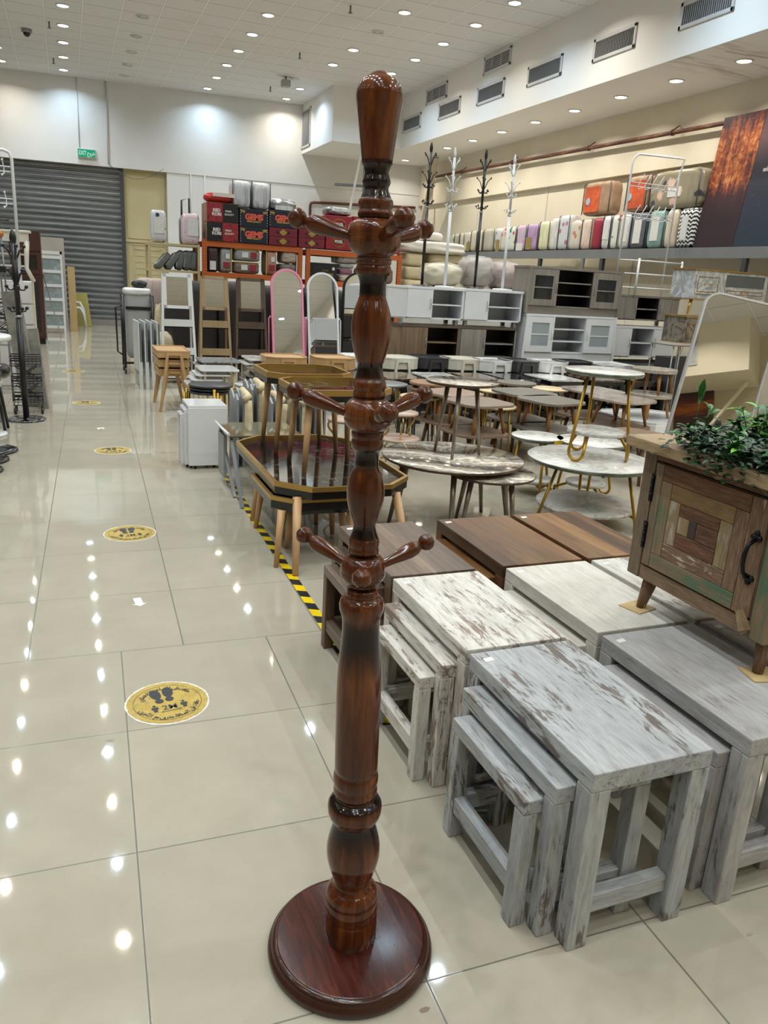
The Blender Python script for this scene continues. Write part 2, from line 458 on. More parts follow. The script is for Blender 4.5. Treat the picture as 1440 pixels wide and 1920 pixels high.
# back wall: an upper panel that stands proud, a lower panel, the shutter opening left free
w = MB(); w.box(-8.2, 9.2, -.02, .3, 3.68, CEIL + .02); w.box(2.39, 9.2, 0, .3, -.02, 3.68); w.box(-8.2, 2.39, .25, .45, -.05, 3.69)
struct('wall_back', w, M_wall, BK, BA)
struct('wall_left', MB().box(XL - .1, XL, YF, 21.9, 0, CEIL), paint('grey_shop_wall', '8b8883', '97948f'))
struct('wall_front', MB().box(XL, XR + .3, YF - .1, YF, 0, CEIL), paint('cream_front_wall', 'c6b99c', 'd2c6aa'))
w = MB(); w.box(XR, XR + .2, YF, 20.3, 3.43, CEIL); w.box(XR + .09, XR + .2, YF, 20.3, 0, 3.43)
struct('wall_right', w, M_cream)
for i, y in enumerate((11.05, 13.9, 16.75, 8.2)):
    struct('trim_%d' % (i + 1), MB().box(XR + .075, XR + .1, y - .012, y + .012, 0, 3.43), M_low)
# bulkhead along the right wall and its corner box by the back wall
t_ = NT('stained_bulkhead_paint')
n_ = t_.noise(t_.co((1.2, 7, 1), False), 1, 4, .6, .8); sp_ = t_.n('ShaderNodeSeparateXYZ'); tc_ = t_.n('ShaderNodeTexCoord'); t_.l(tc_.outputs['Object'], sp_.inputs[0])
zone = t_.ramp(t_.math('ABSOLUTE', t_.math('SUBTRACT', sp_.outputs[1], 8.55)), [(0, (1, 1, 1)), (.35, (1, 1, 1)), (.7, (0, 0, 0))])
low = t_.math('LESS_THAN', sp_.outputs[2], SOF + .002)
f_ = t_.math('MULTIPLY', t_.math('MULTIPLY', t_.ramp(n_, [(.5, (0, 0, 0)), (.7, (.6, .6, .6))]), zone), low)
M_bulk = t_.done(t_.mix(f_, srgb('efeeec'), srgb('7d552c')), .7, 0, .3)
w = MB(); w.box(SOFX, XR + .05, YF, 20.25, SOF, CEIL); w.box(5.62, SOFX + .01, 17.8, 20.4, SOF, CEIL)
struct('soffit', w, M_bulk)
w = MB(); w.box(-3, 1.62, YF, -5.2, 4.6, CEIL)
struct('soffit_front', w, M_sof)
# roller shutter
def shutter():
    m = MB(); pitch = .132; z = .14; prof = []
    while z < 3.72:
        for k in range(6):
            q = k / 6; prof.append((z + q * pitch, .034 * abs(math.sin(PI * q)) ** .7 if q < .8 else 0.0))
        z += pitch
    V = []; F = []
    for zz, d in prof: V += [(-8.2, .2 - d, zz), (1.30, .2 - d, zz)]
    for i in range(len(prof) - 1): F.append((2 * i, 2 * i + 1, 2 * i + 3, 2 * i + 2))
    m.poly(V, F)
    return m
t = NT('galvanised_shutter'); f = t.noise(t.co((.6, 1, 9), False), 2, 5, .7)
M_shut = t.done(t.ramp(f, [(.3, srgb('787b7e')), (.7, srgb('999c9e'))]), .42, .75)
d1 = struct('door_1', shutter(), M_shut, BK, BA)
m = MB().box(-8.2, 1.30, .13, .2, 0.0, .15); struct('bottom_rail', m, plain('galvanised_rail', '94938f', .5, .5), parent=d1)
m = MB().box(1.30, 1.39, .06, .24, 0, 3.7); m.box(1.335, 1.355, .05, .06, 0, 3.7); struct('guide_channel', m, plain('shutter_guide', '55585b', .5, .5), parent=d1)
# cream louvred partition beside the shutter
M_khaki = paint('khaki_cream_paint', 'bdb28a', 'c6bb95', rough=.5, k=.1)
m = MB().box(1.39, 2.39, .12, .22, 0, 3.7)
for (a, b, c, d) in ((1.45, 2.33, 2.12, 3.62), (1.45, 2.33, .1, 2.0), (1.56, 2.22, .2, 1.9)):
    for q in (MB,):
        m.box(a, a + .03, .105, .125, c, d); m.box(b - .03, b, .105, .125, c, d); m.box(a, b, .105, .125, c, c + .03); m.box(a, b, .105, .125, d - .03, d)
for k in range(11): m.box(1.6, 2.18, .112, .125, .27 + k * .145, .27 + k * .145 + .012)
m.box(1.39, 2.39, .09, .13, 2.03, 2.09)
struct('door_2', m, M_khaki, BK, BA)
# conduits and trunking on the back wall
def bpos(s, z, out=0): return (BK[0] + s * math.cos(BA) + out * math.sin(BA), BK[1] + s * math.sin(BA) - out * math.cos(BA), z)
M_cond = plain('white_conduit', 'cfd0d2', .4)
for nm, s, z0, z1, rr, lab in (('conduit', .45, 4.02, 5.49, .012, 'thin white conduit running up from the exit sign'),
                               ('trunking', 1.075, 3.74, 5.49, .02, 'white cable trunking on back wall right of exit sign'),
                               ('conduit', 2.95, 2.3, 3.7, .012, 'white conduit on back wall beside the louvred panel'),
                               ('conduit', 3.28, 2.3, 3.7, .012, 'white conduit on back wall above the red cartons')):
    tag(MB().rod(bpos(s, z0, .035), bpos(s, z1, .035), rr, n=10).build(nm, M_cond), lab, 'conduit')
M_cable = plain('grey_cable', '6a6a68', .5)
tag(MB().tube([bpos(1.06 + .035 * k, 3.74 - .28 * math.sin(PI * k / 36) if k < 36 else 3.74, .07 + (.02 if k else 0)) for k in range(37)], .006, 6).build('cable', M_cable), 'slack grey cable looped across the louvred cream panel', 'cable')
M_redpipe = plain('red_oxide_pipe', '5d2f26', .5, var=.25)
tag(MB().tube([bpos(5.9, 2.4, .05), bpos(5.9, 3.2, .05), bpos(5.92, 3.27, .05), bpos(6, 3.29, .05), bpos(8.7, 3.38, .05)], .033, 10).build('pipe', M_redpipe), 'dark red pipe bent along the back wall over cartons', 'pipe')
t = NT('rusty_pipe_paint'); f = t.noise(t.co((9, 2, 9)), 2, 5, .7)
M_rust = t.done(t.ramp(f, [(.35, srgb('4a2a20')), (.55, srgb('653d2e')), (.72, srgb('98806c'))]), .6)
mp = MB().tube([(XR - .13, 19.1, 3.2), (XR - .13, 19.15, 3.98), (XR - .13, 19.0, 4.03), (XR - .13, 9.5, 3.885), (XR - .13, 3, 3.79)], .032, 10)
for y in (17.3, 15.0, 12.4, 10.3): mp.rod((XR - .13, y - .02, 3.79 + (y - 3) * .0149), (XR - .13, y + .02, 3.79 + (y - 3) * .0149), .045, n=10); mp.bar((XR - .13, y, 3.82 + (y - 3) * .0149), (XR - .02, y, 3.9 + (y - 3) * .0149), .03, .012)
tag(mp.build('pipe', M_rust), 'rusty brown pipe running along the right wall', 'pipe')
# steel post, bracket and brace under the bulkhead corner
tag(MB().box(6.47, 6.57, 17.95, 18.05, 0, SOF).build('steel_post', M_steel), 'grey steel post under the bulkhead corner', 'post')
tag(MB().bar((6.47, 18.0, 3.55), (5.9, 18.35, 3.56), .06, .06).build('bracket_arm', M_steel), 'short grey steel arm jutting from the corner post', 'bracket')
tag(MB().bar((6.36, 17.86, SOF), (6.0, 17.86, 2.3), .05, .03).build('diagonal_brace', plain('white_strut', 'c9c4ba', .6)), 'pale diagonal strut below the bulkhead corner', 'brace')
tag(MB().bar((8.35, 18.2, SOF), (8.5, 19.0, 3.05), .14, .1).build('diagonal_brace', plain('cream_strut', 'cfc6b2', .6)), 'wide cream diagonal brace in the far right corner', 'brace')
# air grilles
M_alu = plain('white_aluminium', 'cdced0', .4, .1)
M_fin = plain('grille_fin', 'b7b8ba', .5, .2)
def grille(y0, y1, z0, z1, vertical, label, x=SOFX, group='air grilles on the bulkhead'):
    g = thing('air_grille', label, 'vent', (x, (y0 + y1) / 2, (z0 + z1) / 2), group=group)
    W, H = (y1 - y0) / 2, (z1 - z0) / 2; b = .045
    m = MB(); m.box(-.022, .0, -W, W, H - b, H); m.box(-.022, .0, -W, W, -H, -H + b); m.box(-.022, 0, -W, -W + b, -H, H); m.box(-.022, 0, W - b, W, -H, H)
    m.build('frame', M_alu, g, .004, 1)
    m = MB(); m.box(-.003, -.001, -W + .02, W - .02, -H + .02, H - .02); m.build('backing', plain('grille_shadow', '66686b', .8, var=0), g)
    m = MB()
    if vertical:
        n = int((2 * W - 2 * b) / .034)
        for k in range(n + 1):
            y = -W + b + (2 * W - 2 * b) * k / n; m.bar((-.012, y, -H + b), (-.012, y, H - b), .004, .02, side=(.5, 1, 0))
    else:
        n = int((2 * H - 2 * b) / .03)
        for k in range(n + 1):
            z = -H + b + (2 * H - 2 * b) * k / n; m.bar((-.012, -W + b, z), (-.012, W - b, z), .004, .022, side=(.4, 0, 1))
        for k in (1, 2): y = -W + 2 * W * k / 3; m.box(-.024, -.002, y - .012, y + .012, -H + b, H - b)
    m.build('fins', M_fin, g)
for i, (y0, y1) in enumerate(((16.72, 17.7), (14.85, 15.82), (13.17, 14.16), (11.41, 12.41), (9.68, 10.62), (7.95, 8.85))):
    grille(y0, y1, 4.70 - .012 * (5 - i) * 0, 5.0, True, 'ventilation grille with upright fins, ' + ('first', 'second', 'third', 'fourth', 'fifth', 'sixth')[i] + ' along bulkhead from corner box')
grille(15.5, 16.5, 5.08, 5.38, False, 'return grille with level slats over second and first finned grilles')
grille(13.03, 14.0, 5.17, 5.46, False, 'return grille with level slats over third finned grille')
grille(19.53, 20.28, 4.5, 5.36, True, 'tall grille on the side of the corner box', 5.62)
# ceiling fittings
M_ring = plain('lamp_ring', 'd8d8d6', .35, .3)
E_COOL = emit('lamp_lens_cool', (.72, .88, 1.0), 26); E_WARM = emit('lamp_lens_warm', (1, .86, .66), 26); E_NEUT = emit('lamp_lens_neutral', (1, .94, .84), 22)
M_off = plain('unlit_lens', 'd9d8d4', .4)
def ringm(): return MB().lathe([(0, .086), (0, .112), (-.012, .11), (-.016, .094), (-.006, .086)], 28, cap=False)
_fx = {}
def fixture(x, y, z, mat, label, group, on=None, k=1.0):
    key = mat.name
    if key not in _fx:
        a = thing('downlight', label, 'ceiling light', (x, y, z), group=group)
        ringm().build('trim_ring', M_ring, a); MB().lathe([(-.008, .086), (-.010, .002)], 24).build('lens', mat, a)
        _fx[key] = a
    else: a = dup(_fx[key], (x, y, z), label=label, group=group)
    if on: lamp(x, y, z - .02, on, k)
    return a
ORD = ['first', 'second', 'third', 'fourth', 'fifth', 'sixth', 'seventh', 'eighth', 'ninth']
RN = ['row left of the exit sign', 'row over the aisle', 'middle row of the ceiling', 'second row from the bulkhead', 'row nearest the bulkhead']
for i, (rx, ry) in enumerate(ROWS):
    for j, k in enumerate(sorted(SPOTS[i])):
        c = lamp_colour(k, i)
        fixture(rx, ry - 1.2 * k, CEIL, E_COOL if c == COOL else E_WARM, '%s white ceiling downlight, %s from back in %s' % ('cool' if c == COOL else 'warm', ORD[j], RN[i]), 'lit downlights in the tiled ceiling', c)
for j, y in enumerate(sorted(SOF_ROW[1], reverse=True)):
    fixture(SOF_ROW[0], y, SOF, E_NEUT, 'downlight under the bulkhead, %s counted from the back corner' % ORD[j], 'downlights under the bulkhead', NEUT, .95)
FRONT = [(2, k) for k in (6, 8, 10, 12, 14, 16, 18)] + [(3, k) for k in (8, 10, 12, 14, 16, 18)] + [(1, k) for k in (8, 11, 14, 17)] + [(4, k) for k in (6, 8, 10, 12, 14)] + [(3, k) for k in (11, 13, 15)]
for i, k in FRONT:   # the same fittings over the front of the shop; the tilted mirrors show them
    rx, ry = ROWS[i]; fixture(rx, ry - 1.2 * k, CEIL, E_COOL if lamp_colour(k // 2, i) == COOL else E_WARM, 'ceiling downlight over the front of the shop, shown only by mirrors', 'downlights over the front of the shop')
lamp(1.0, -4.3, CEIL - .012, WARM, 1.2); lamp(2.4, -4.0, CEIL - .012, WARM, 1.2)  # two unseen lamps added to brighten the front bulkhead in the leaning mirror
for j, y in enumerate((19.9, 18.85, 17.75, 16.55, 15.26)):
    fixture(1.42, y, CEIL, M_off, 'unlit white ceiling disc, %s from the back in the dark row' % ORD[j], 'unlit discs in the ceiling')
fixture(4.73, 17.8, CEIL, M_off, 'unlit white ceiling disc beside the box-shaped detector', 'unlit discs in the ceiling')
fixture(5.085, 13.8, CEIL, M_off, 'unlit white ceiling disc near the front of the ceiling', 'unlit discs in the ceiling')
cm = thing('dome_camera', 'dark dome security camera on the ceiling above the aisle', 'camera', (-.434, 17.3, CEIL))
MB().lathe([(0, .09), (-.05, .09), (-.06, .07)], 20).build('housing', plain('camera_body', '8d8f92', .4), cm); MB().ball((0, 0, -.06), .065, 14).build('dome', plain('camera_dome', '1b1c1f', .1, var=0), cm)
dv = thing('smoke_detector', 'small grey box detector hanging from the ceiling', 'detector', (4.537, 17.77, CEIL))
MB().rod((0, 0, 0), (0, 0, -.06), .02).build('stem', M_steel, dv); MB().box(-.09, .09, -.09, .09, -.2, -.06).build('housing', plain('detector_grey', 'a5a6a6', .5), dv, .02)
spr = None
for (x, y, lab) in ((-.044, 16.54, 'sprinkler head beside the warm aisle lamps, nearer one'), (-.011, 19.27, 'sprinkler head beside the aisle lamps, farther one'), (4.258, 12.8, 'sprinkler head nearest the viewer at the ceiling edge'), (4.293, 15.8, 'sprinkler head between the middle lamp rows'), (4.463, 18.85, 'sprinkler head farthest back near the corner box')):
    if spr is None:
        spr = thing('sprinkler_head', lab, 'sprinkler', (x, y, CEIL), group='ceiling sprinklers')
        MB().rod((0, 0, 0), (0, 0, -.09), .014).build('pipe', M_steel, spr); MB().lathe([(-.09, .012), (-.1, .035), (-.104, .035), (-.104, .002)], 14).build('deflector', M_steel, spr)
    else: dup(spr, (x, y, CEIL), label=lab)
# exit sign
ex = thing('exit_sign', 'green illuminated exit sign above the roller shutter', 'sign', bpos(.6, 3.92, .02), BA)
MB().box(-.2, .2, -.06, .02, -.095, .095).build('housing', plain('sign_housing', 'cfd2d2', .4), ex, .004)
t = NT('sign_green'); t.b.inputs['Base Color'].default_value = srgb('0a8a60'); t.b.inputs['Emission Color'].default_value = srgb('0aa374'); t.b.inputs['Emission Strength'].default_value = .55; t.b.inputs['Roughness'].default_value = .3
MB().box(-.188, .188, -.064, -.058, -.083, .083).build('face', t.m, ex)
AR = {'ح': 'ﺡﺢﺣﺤ', 'ا': 'ﺍﺎ', 'ف': 'ﻑﻒﻓﻔ', 'ظ': 'ﻅﻆﻇﻈ', 'ع': 'ﻉﻊﻋﻌ', 'ل': 'ﻝﻞﻟﻠ', 'ى': 'ﻯﻰ', 'ت': 'ﺕﺖﺗﺘ', 'ب': 'ﺏﺐﺑﺒ', 'د': 'ﺩﺪ', 'إ': 'ﺇﺈ', 'ج': 'ﺝﺞﺟﺠ', 'م': 'ﻡﻢﻣﻤ', 'ي': 'ﻱﻲﻳﻴ', 'س': 'ﺱﺲﺳﺴ', 'ة': 'ﺓﺔ', 'ر': 'ﺭﺮ', 'ن': 'ﻥﻦﻧﻨ', 'خ': 'ﺥﺦﺧﺨ', 'آ': 'ﺁﺂ', 'و': 'ﻭﻮ'}
def shape_ar(s):
    """joined letter forms, in left-to-right drawing order"""
    out = []
    for i, ch in enumerate(s):
        f = AR.get(ch)
        if not f: out.append(ch); continue
        pj = i > 0 and s[i - 1] in AR and len(AR[s[i - 1]]) == 4
        nj = len(f) == 4 and i < len(s) - 1 and s[i + 1] in AR
        out.append(f[(3 if pj else 2) if nj else (1 if pj else 0)])
    return ''.join(reversed(out))
E_TXT = emit('sign_lettering', (.62, 1, .95), 1.1)
MB().mesh(text_mesh('EXIT', .13, .002, .003), TR(-.085, -.066, 0) @ Matrix.Scale(.62, 4, (1, 0, 0)) @ M_FACE_Y).build('lettering', E_TXT, ex)
MB().mesh(text_mesh(shape_ar('خروج'), .12, .002, .003), TR(.098, -.066, .005) @ Matrix.Scale(.7, 4, (1, 0, 0)) @ M_FACE_Y).build('lettering', E_TXT, ex)

# ---------------------------------------------------------------- marks on the floor
t = NT('worn_yellow_sticker'); v = t.noise(t.co((1, 1, 1)), 45, 5, .7, 1); v2 = t.noise(t.co((1, 1, 1)), 16, 4, .7)
c = t.ramp(v2, [(.35, srgb('a58a35')), (.65, srgb('b89d48'))]); M_yel = t.done(t.mix(t.ramp(v, [(.54, (0, 0, 0)), (.66, (.65, .65, .65))]), c, srgb('7d7452')), .45)
M_stw = plain('sticker_edge_white', 'cfcac0', .5); M_stk = plain('sticker_print_black', '24272b', .5)
def sole(m, cx, cy, a):
    mm = TR(cx, cy, 0) @ RZ(a)
    m.prism([(x * .5, y) for x, y in [(.034 * math.cos(q) * 1.15, .012 + .036 * math.sin(q)) for q in [2 * PI * k / 20 for k in range(20)]]], .0024, .003, mm)
    m.prism([(.0155 * math.cos(q), -.038 + .016 * math.sin(q)) for q in [2 * PI * k / 16 for k in range(16)]], .0024, .003, mm)
def arc_text(m, s, r, a_mid, step, size, flip=False):
    n = len(s)
    for i, ch in enumerate(s):
        if ch == ' ': continue
        a = a_mid + (-(i - (n - 1) / 2) * step if not flip else (i - (n - 1) / 2) * step)
        me = text_mesh(ch, size, .0002, .0005)
        m.mesh(me, TR(r * math.cos(a), r * math.sin(a), .0026) @ RZ(a - PI / 2 if not flip else a + PI / 2))
def sticker(loc, rz, label, detail=True):
    s = thing('floor_sticker', label, 'floor sticker', loc, rz, 'yellow distance stickers along the aisle')
    random.seed(int(loc[1] * 100))
    e = [(x * (1 + random.uniform(-.015, .01)), y * (1 + random.uniform(-.015, .01))) for x, y in circ(0, 0, .150, 70)]
    MB().prism(e, .0004, .0012).build('white_edge', M_stw, s)
    e = [(x * (1 + random.uniform(-.03, .012)), y * (1 + random.uniform(-.03, .012))) for x, y in circ(0, 0, .143, 90)]
    MB().prism(e, .0012, .0021).build('face', M_yel, s)
    m = MB()
    for k in range(72):
        a, b = 2 * PI * k / 72, 2 * PI * (k + 1) / 72
        if 5 < k < 8 or 33 < k < 35: continue
        m.poly([(.119 * math.cos(a), .119 * math.sin(a), .0024), (.121 * math.cos(a), .121 * math.sin(a), .0024), (.121 * math.cos(b), .121 * math.sin(b), .0024), (.119 * math.cos(b), .119 * math.sin(b), .0024)], [(0, 1, 2, 3)])
    m.build('ring_line', M_stk, s)
    m = MB(); sole(m, -.030, .052, .1); sole(m, .014, .056, -.08); m.build('footprints', M_stk, s)
    m = MB().mesh(text_mesh('2M', .044, .0002, .0003), TR(0, -.038, .0026)); m.bar((-.03, -.061, .0026), (.03, -.061, .0026), .003, .0006)
    for q in (-1, 1): m.poly([(q * .038, -.061, .0027), (q * .029, -.057, .0027), (q * .029, -.065, .0027)], [(0, 1, 2)])
    for q in (-1, 1):
        m.prism(circ(q * .052, -.014, .006, 12), .0024, .003); m.prism([(q * .052 - .012, -.023), (q * .052 + .012, -.023), (q * .052 + .012, -.038), (q * .052 + .007, -.038), (q * .052 + .007, -.055), (q * .052 - .007, -.055), (q * .052 - .007, -.038), (q * .052 - .012, -.038)][::-1], .0024, .003)
    m.build('distance_mark', M_stk, s)
    m = MB(); arc_text(m, shape_ar('حافظ على التباعد الإجتماعي'), .099, PI / 2, .088, .028); arc_text(m, shape_ar('حافظ على المسافة مترين مع الآخرين'), .104, -PI / 2, .078, .026, True); m.build('lettering', M_stk, s)
    return s
s0 = sticker((.258, 2.565, 0), .12, 'yellow footprint sticker closest to the coat stand')
for y, x, lab in ((4.52, .265, 'yellow footprint sticker, second along the aisle'), (6.745, .285, 'yellow footprint sticker, third along the aisle'), (9.2, .13, 'yellow footprint sticker, fourth along the aisle'), (11.93, .02, 'faded yellow footprint sticker farthest along the aisle')):
    dup(s0, (x, y, 0), .05, lab)
M_peel = plain('torn_paper_white', 'd9d6cf', .6)
m = MB().prism([(-.018, .05), (-.018, -.02), (-.034, -.018), (.0, -.05), (.034, -.018), (.018, -.02), (.018, .05)], .0003, .001)
a_ = tag(m.build('arrow_sticker', M_peel), 'white arrow sticker on the aisle floor', 'floor sticker'); a_.location = (.232, 3.5, 0); a_.rotation_euler = (0, 0, .1)
for (x, y, r_, mat, lab) in ((.053, 2.375, .012, '8d8578', 'small grey tape scrap on tile near the first sticker'), (1.509, 1.06, .012, '8d8578', 'small grey scuffed mark on the tile by front nest'), (.641, 1.135, .011, '7b6a58', 'small brown mark on the tile in front of coat stand')):
    q = tag(MB().prism([(x + r_ * c * random.uniform(.6, 1.3), y + .6 * r_ * s * random.uniform(.6, 1.3)) for c, s in ((1, 0), (.6, .8), (-.5, .9), (-1, .1), (-.7, -.8), (.4, -.9))], .0002, .0006).build('floor_mark', plain('mark_' + mat, mat, .6)), lab, 'floor mark')
q = tag(MB().prism([(.19, 7.74), (.25, 7.76), (.26, 7.68), (.22, 7.72), (.2, 7.66)][::-1], .0003, .001).build('paper_scrap', M_peel), 'white torn paper scrap on the aisle floor', 'paper scrap')
# black and yellow hazard tape along the display edge
t = NT('hazard_tape'); tc = t.n('ShaderNodeTexCoord'); sp = t.n('ShaderNodeSeparateXYZ'); t.l(tc.outputs['Object'], sp.inputs[0])
st = t.math('GREATER_THAN', t.math('FRACT', t.math('DIVIDE', t.math('ADD', sp.outputs[1], t.math('MULTIPLY', sp.outputs[0], .5)), .155)), .5)
wr = t.noise(t.co((1, 1, 1), False), 30, 4, .7)
M_tape = t.done(t.mix(st, srgb('1e1f21'), t.ramp(wr, [(.3, srgb('cfae00')), (.7, srgb('e2c516'))])), .35)
tp = tag(MB().box(-.024, .024, -2.1, 4.2, .0005, .0016).build('hazard_tape', M_tape), 'black and yellow hazard tape stuck along the floor edge', 'tape'); tp.location = (1.03, 4.3, 0); tp.rotation_euler = (0, 0, -.02)

# ================================================================ TURNED COAT STAND
t = NT('varnished_turned_wood')
tc = t.n('ShaderNodeTexCoord'); sp = t.n('ShaderNodeSeparateXYZ'); t.l(tc.outputs['Object'], sp.inputs[0])
gr = t.noise(t.co((26, 26, 2.2), False), 1, 6, .6, 1.6)
c = t.ramp(gr, [(.3, srgb('30160a')), (.5, srgb('50260f')), (.72, srgb('74421c'))])
zz = t.math('DIVIDE', sp.outputs[2], 1.9)
def zs(*bands):
    """dark stained necks: (from, to) heights in metres with soft ends"""
    st = [(0, (0, 0, 0))]
    for a, b, s1, s2 in bands: st += [((a - s1) / 1.9, (0, 0, 0)), (a / 1.9, (1, 1, 1)), (b / 1.9, (1, 1, 1)), ((b + s2) / 1.9, (0, 0, 0))]
    return t.ramp(zz, st)
blk = zs((.345, .366, .055, .004), (.80, .842, .07, .022), (1.037, 1.060, .008, .003), (1.181, 1.211, .003, .004), (1.352, 1.374, .008, .003), (1.499, 1.529, .004, .003), (1.662, 1.712, .004, .01))
blk = t.math('MAXIMUM', blk, zs((.414, .428, .008, .003), (.178, .192, .02, .004)))
M_rack = t.done(t.mix(t.math('MULTIPLY', blk, .93), c, srgb('090505')), .13, 0, .45, 0)
t = NT('varnished_base_wood'); gr = t.noise(t.co((40, 5, 5), False, (0, 0, .5)), 1, 6, .65, 1.2)
M_base = t.done(t.ramp(gr, [(.3, srgb('270d08')), (.55, srgb('401810')), (.75, srgb('5c2b1c'))]), .22, 0, .45, 0)
M_baseedge = wood('varnished_base_edge', '2a150e', '3f2015', 'x', 12, 3, .18, 0)
PROF = [[1.8585,0.009],[1.8561,0.0143],[1.8529,0.0179],[1.8489,0.026],[1.8441,0.0315],[1.8376,0.036],[1.8296,0.0392],[1.8231,0.0402],[1.8133,0.0398],[1.797,0.0372],[1.7723,0.0338],[1.7473,0.0303],[1.722,0.027],[1.7152,0.0264],[1.7127,0.0241],[1.7033,0.0213],[1.6965,0.0223],[1.6905,0.0242],[1.687,0.0251],[1.6835,0.0242],[1.6792,0.0219],[1.6749,0.0215],[1.6705,0.0234],[1.6653,0.0255],[1.6619,0.0267],[1.6601,0.0271],[1.6593,0.029],[1.6567,0.0304],[1.6523,0.0312],[1.6471,0.0305],[1.6436,0.0287],[1.6418,0.0282],[1.64,0.0301],[1.6347,0.0315],[1.6295,0.0306],[1.626,0.0292],[1.6242,0.034],[1.6198,0.0425],[1.6144,0.0459],[1.6073,0.0473],[1.5984,0.0481],[1.5971,0.0472],[1.5957,0.0479],[1.5867,0.0471],[1.5777,0.0448],[1.5705,0.0401],[1.5651,0.0325],[1.5632,0.0296],[1.5623,0.0315],[1.5569,0.0325],[1.5514,0.0316],[1.5487,0.0297],[1.5468,0.0312],[1.5405,0.0324],[1.5341,0.0317],[1.5304,0.0279],[1.5285,0.027],[1.5211,0.0246],[1.5128,0.0237],[1.5044,0.0239],[1.4989,0.0242],[1.498,0.0247],[1.4952,0.0238],[1.4858,0.0272],[1.4763,0.0307],[1.4622,0.0347],[1.448,0.037],[1.4365,0.0375],[1.4241,0.0371],[1.4096,0.035],[1.395,0.0312],[1.3833,0.0273],[1.3755,0.0251],[1.3745,0.0239],[1.3656,0.0239],[1.3577,0.0247],[1.3508,0.0265],[1.3458,0.0275],[1.3439,0.029],[1.3399,0.031],[1.3339,0.0316],[1.3279,0.0306],[1.3249,0.0291],[1.3229,0.0301],[1.3169,0.0309],[1.3108,0.0302],[1.3078,0.0292],[1.3058,0.0353],[1.2998,0.0419],[1.2906,0.0455],[1.2804,0.0466],[1.2753,0.0466],[1.2738,0.0459],[1.2723,0.0467],[1.2651,0.0457],[1.2579,0.0422],[1.2517,0.0357],[1.2487,0.0296],[1.2466,0.0311],[1.2403,0.0314],[1.2352,0.0307],[1.2321,0.0291],[1.23,0.0307],[1.2227,0.0313],[1.2154,0.0308],[1.2112,0.0267],[1.2091,0.0241],[1.1965,0.0229],[1.1838,0.0235],[1.1796,0.024],[1.1785,0.0233],[1.1657,0.029],[1.1497,0.0343],[1.1368,0.0367],[1.126,0.0374],[1.1118,0.0366],[1.0954,0.0336],[1.0789,0.029],[1.0679,0.0253],[1.0612,0.0235],[1.0601,0.0225],[1.0512,0.0228],[1.0423,0.0247],[1.0345,0.0282],[1.031,0.0292],[1.0299,0.0303],[1.0221,0.0312],[1.0153,0.0304],[1.0118,0.0288],[1.0096,0.0304],[1.0017,0.0313],[0.9948,0.0305],[0.9937,0.0289],[0.9914,0.0354],[0.9834,0.0419],[0.9743,0.0451],[0.9639,0.0463],[0.9621,0.0455],[0.9604,0.0463],[0.9511,0.0448],[0.9419,0.04],[0.9361,0.0336],[0.9337,0.0303],[0.9314,0.0314],[0.9233,0.0315],[0.9174,0.0304],[0.915,0.0326],[0.9115,0.0326],[0.908,0.0316],[0.9045,0.0381],[0.8974,0.0442],[0.8867,0.0464],[0.876,0.0454],[0.8665,0.0422],[0.8593,0.0401],[0.8533,0.0393],[0.8424,0.0388],[0.8183,0.0393],[0.7876,0.0417],[0.7567,0.0448],[0.7318,0.0464],[0.6811,0.0476],[0.6164,0.0476],[0.5503,0.0476],[0.5098,0.0473],[0.4962,0.0472],[0.4934,0.0451],[0.4894,0.0475],[0.4798,0.0496],[0.4688,0.0497],[0.4605,0.0477],[0.4564,0.046],[0.4523,0.0478],[0.4439,0.0488],[0.4356,0.0474],[0.4299,0.0427],[0.4286,0.0403],[0.4229,0.0463],[0.4174,0.0546],[0.409,0.0595],[0.3991,0.0605],[0.3878,0.0597],[0.3764,0.0562],[0.3679,0.0503],[0.3636,0.0467],[0.3593,0.0468],[0.3421,0.0505],[0.3205,0.0561],[0.2987,0.06],[0.2841,0.0606],[0.2664,0.0597],[0.2428,0.055],[0.2219,0.0485],[0.2039,0.0425],[0.1948,0.0401],[0.1903,0.0407],[0.1827,0.0494],[0.1736,0.0575],[0.1613,0.0604],[0.1523,0.0602],[0.1476,0.0578],[0.1431,0.0603],[0.1308,0.061],[0.1184,0.0605],[0.1137,0.0587],[0.1075,0.0606],[0.0716,0.0607],[0.0368,0.0604],[0.032,0.0582],[0.0272,0.0608],[0.0145,0.0606],[0.0017,0.0585]]
st_ = thing('coat_stand', 'tall glossy dark brown turned wooden coat stand in front', 'coat stand', (.54, 1.343, 0))
ax_t = Vector((.508 - .54, 1.355 - 1.343, 1.856))
tilt = Vector((0, 0, 1)).rotation_difference(ax_t.normalized()).to_matrix().to_4x4()
b = MB().lathe([(0, .187), (.004, .192), (.014, .1945), (.022, .192), (.025, .187), (.027, .186), (.033, .185), (.037, .181), (.039, .178), (.0405, .1745)], 96)
b.build('base_rim', M_baseedge, st_)
MB().lathe([(.030, .1748), (.0405, .1748), (.0415, .170), (.0415, .002)], 96).build('base', M_base, st_)
def seg(name, z0, z1):
    q = [(z, r) for z, r in PROF if z0 <= z <= z1]
    return MB().lathe(q, 72, m=tilt).build(name, M_rack, st_)
lowp = [(z, r) for z, r in PROF if z <= .93]
MB().lathe([(z, r) for z, r in PROF if z <= .937] + [(.036, .056), (.0405, .0595)] if False else lowp + [(.0405, .058)], 72, m=tilt).build('lower_post', M_rack, st_)
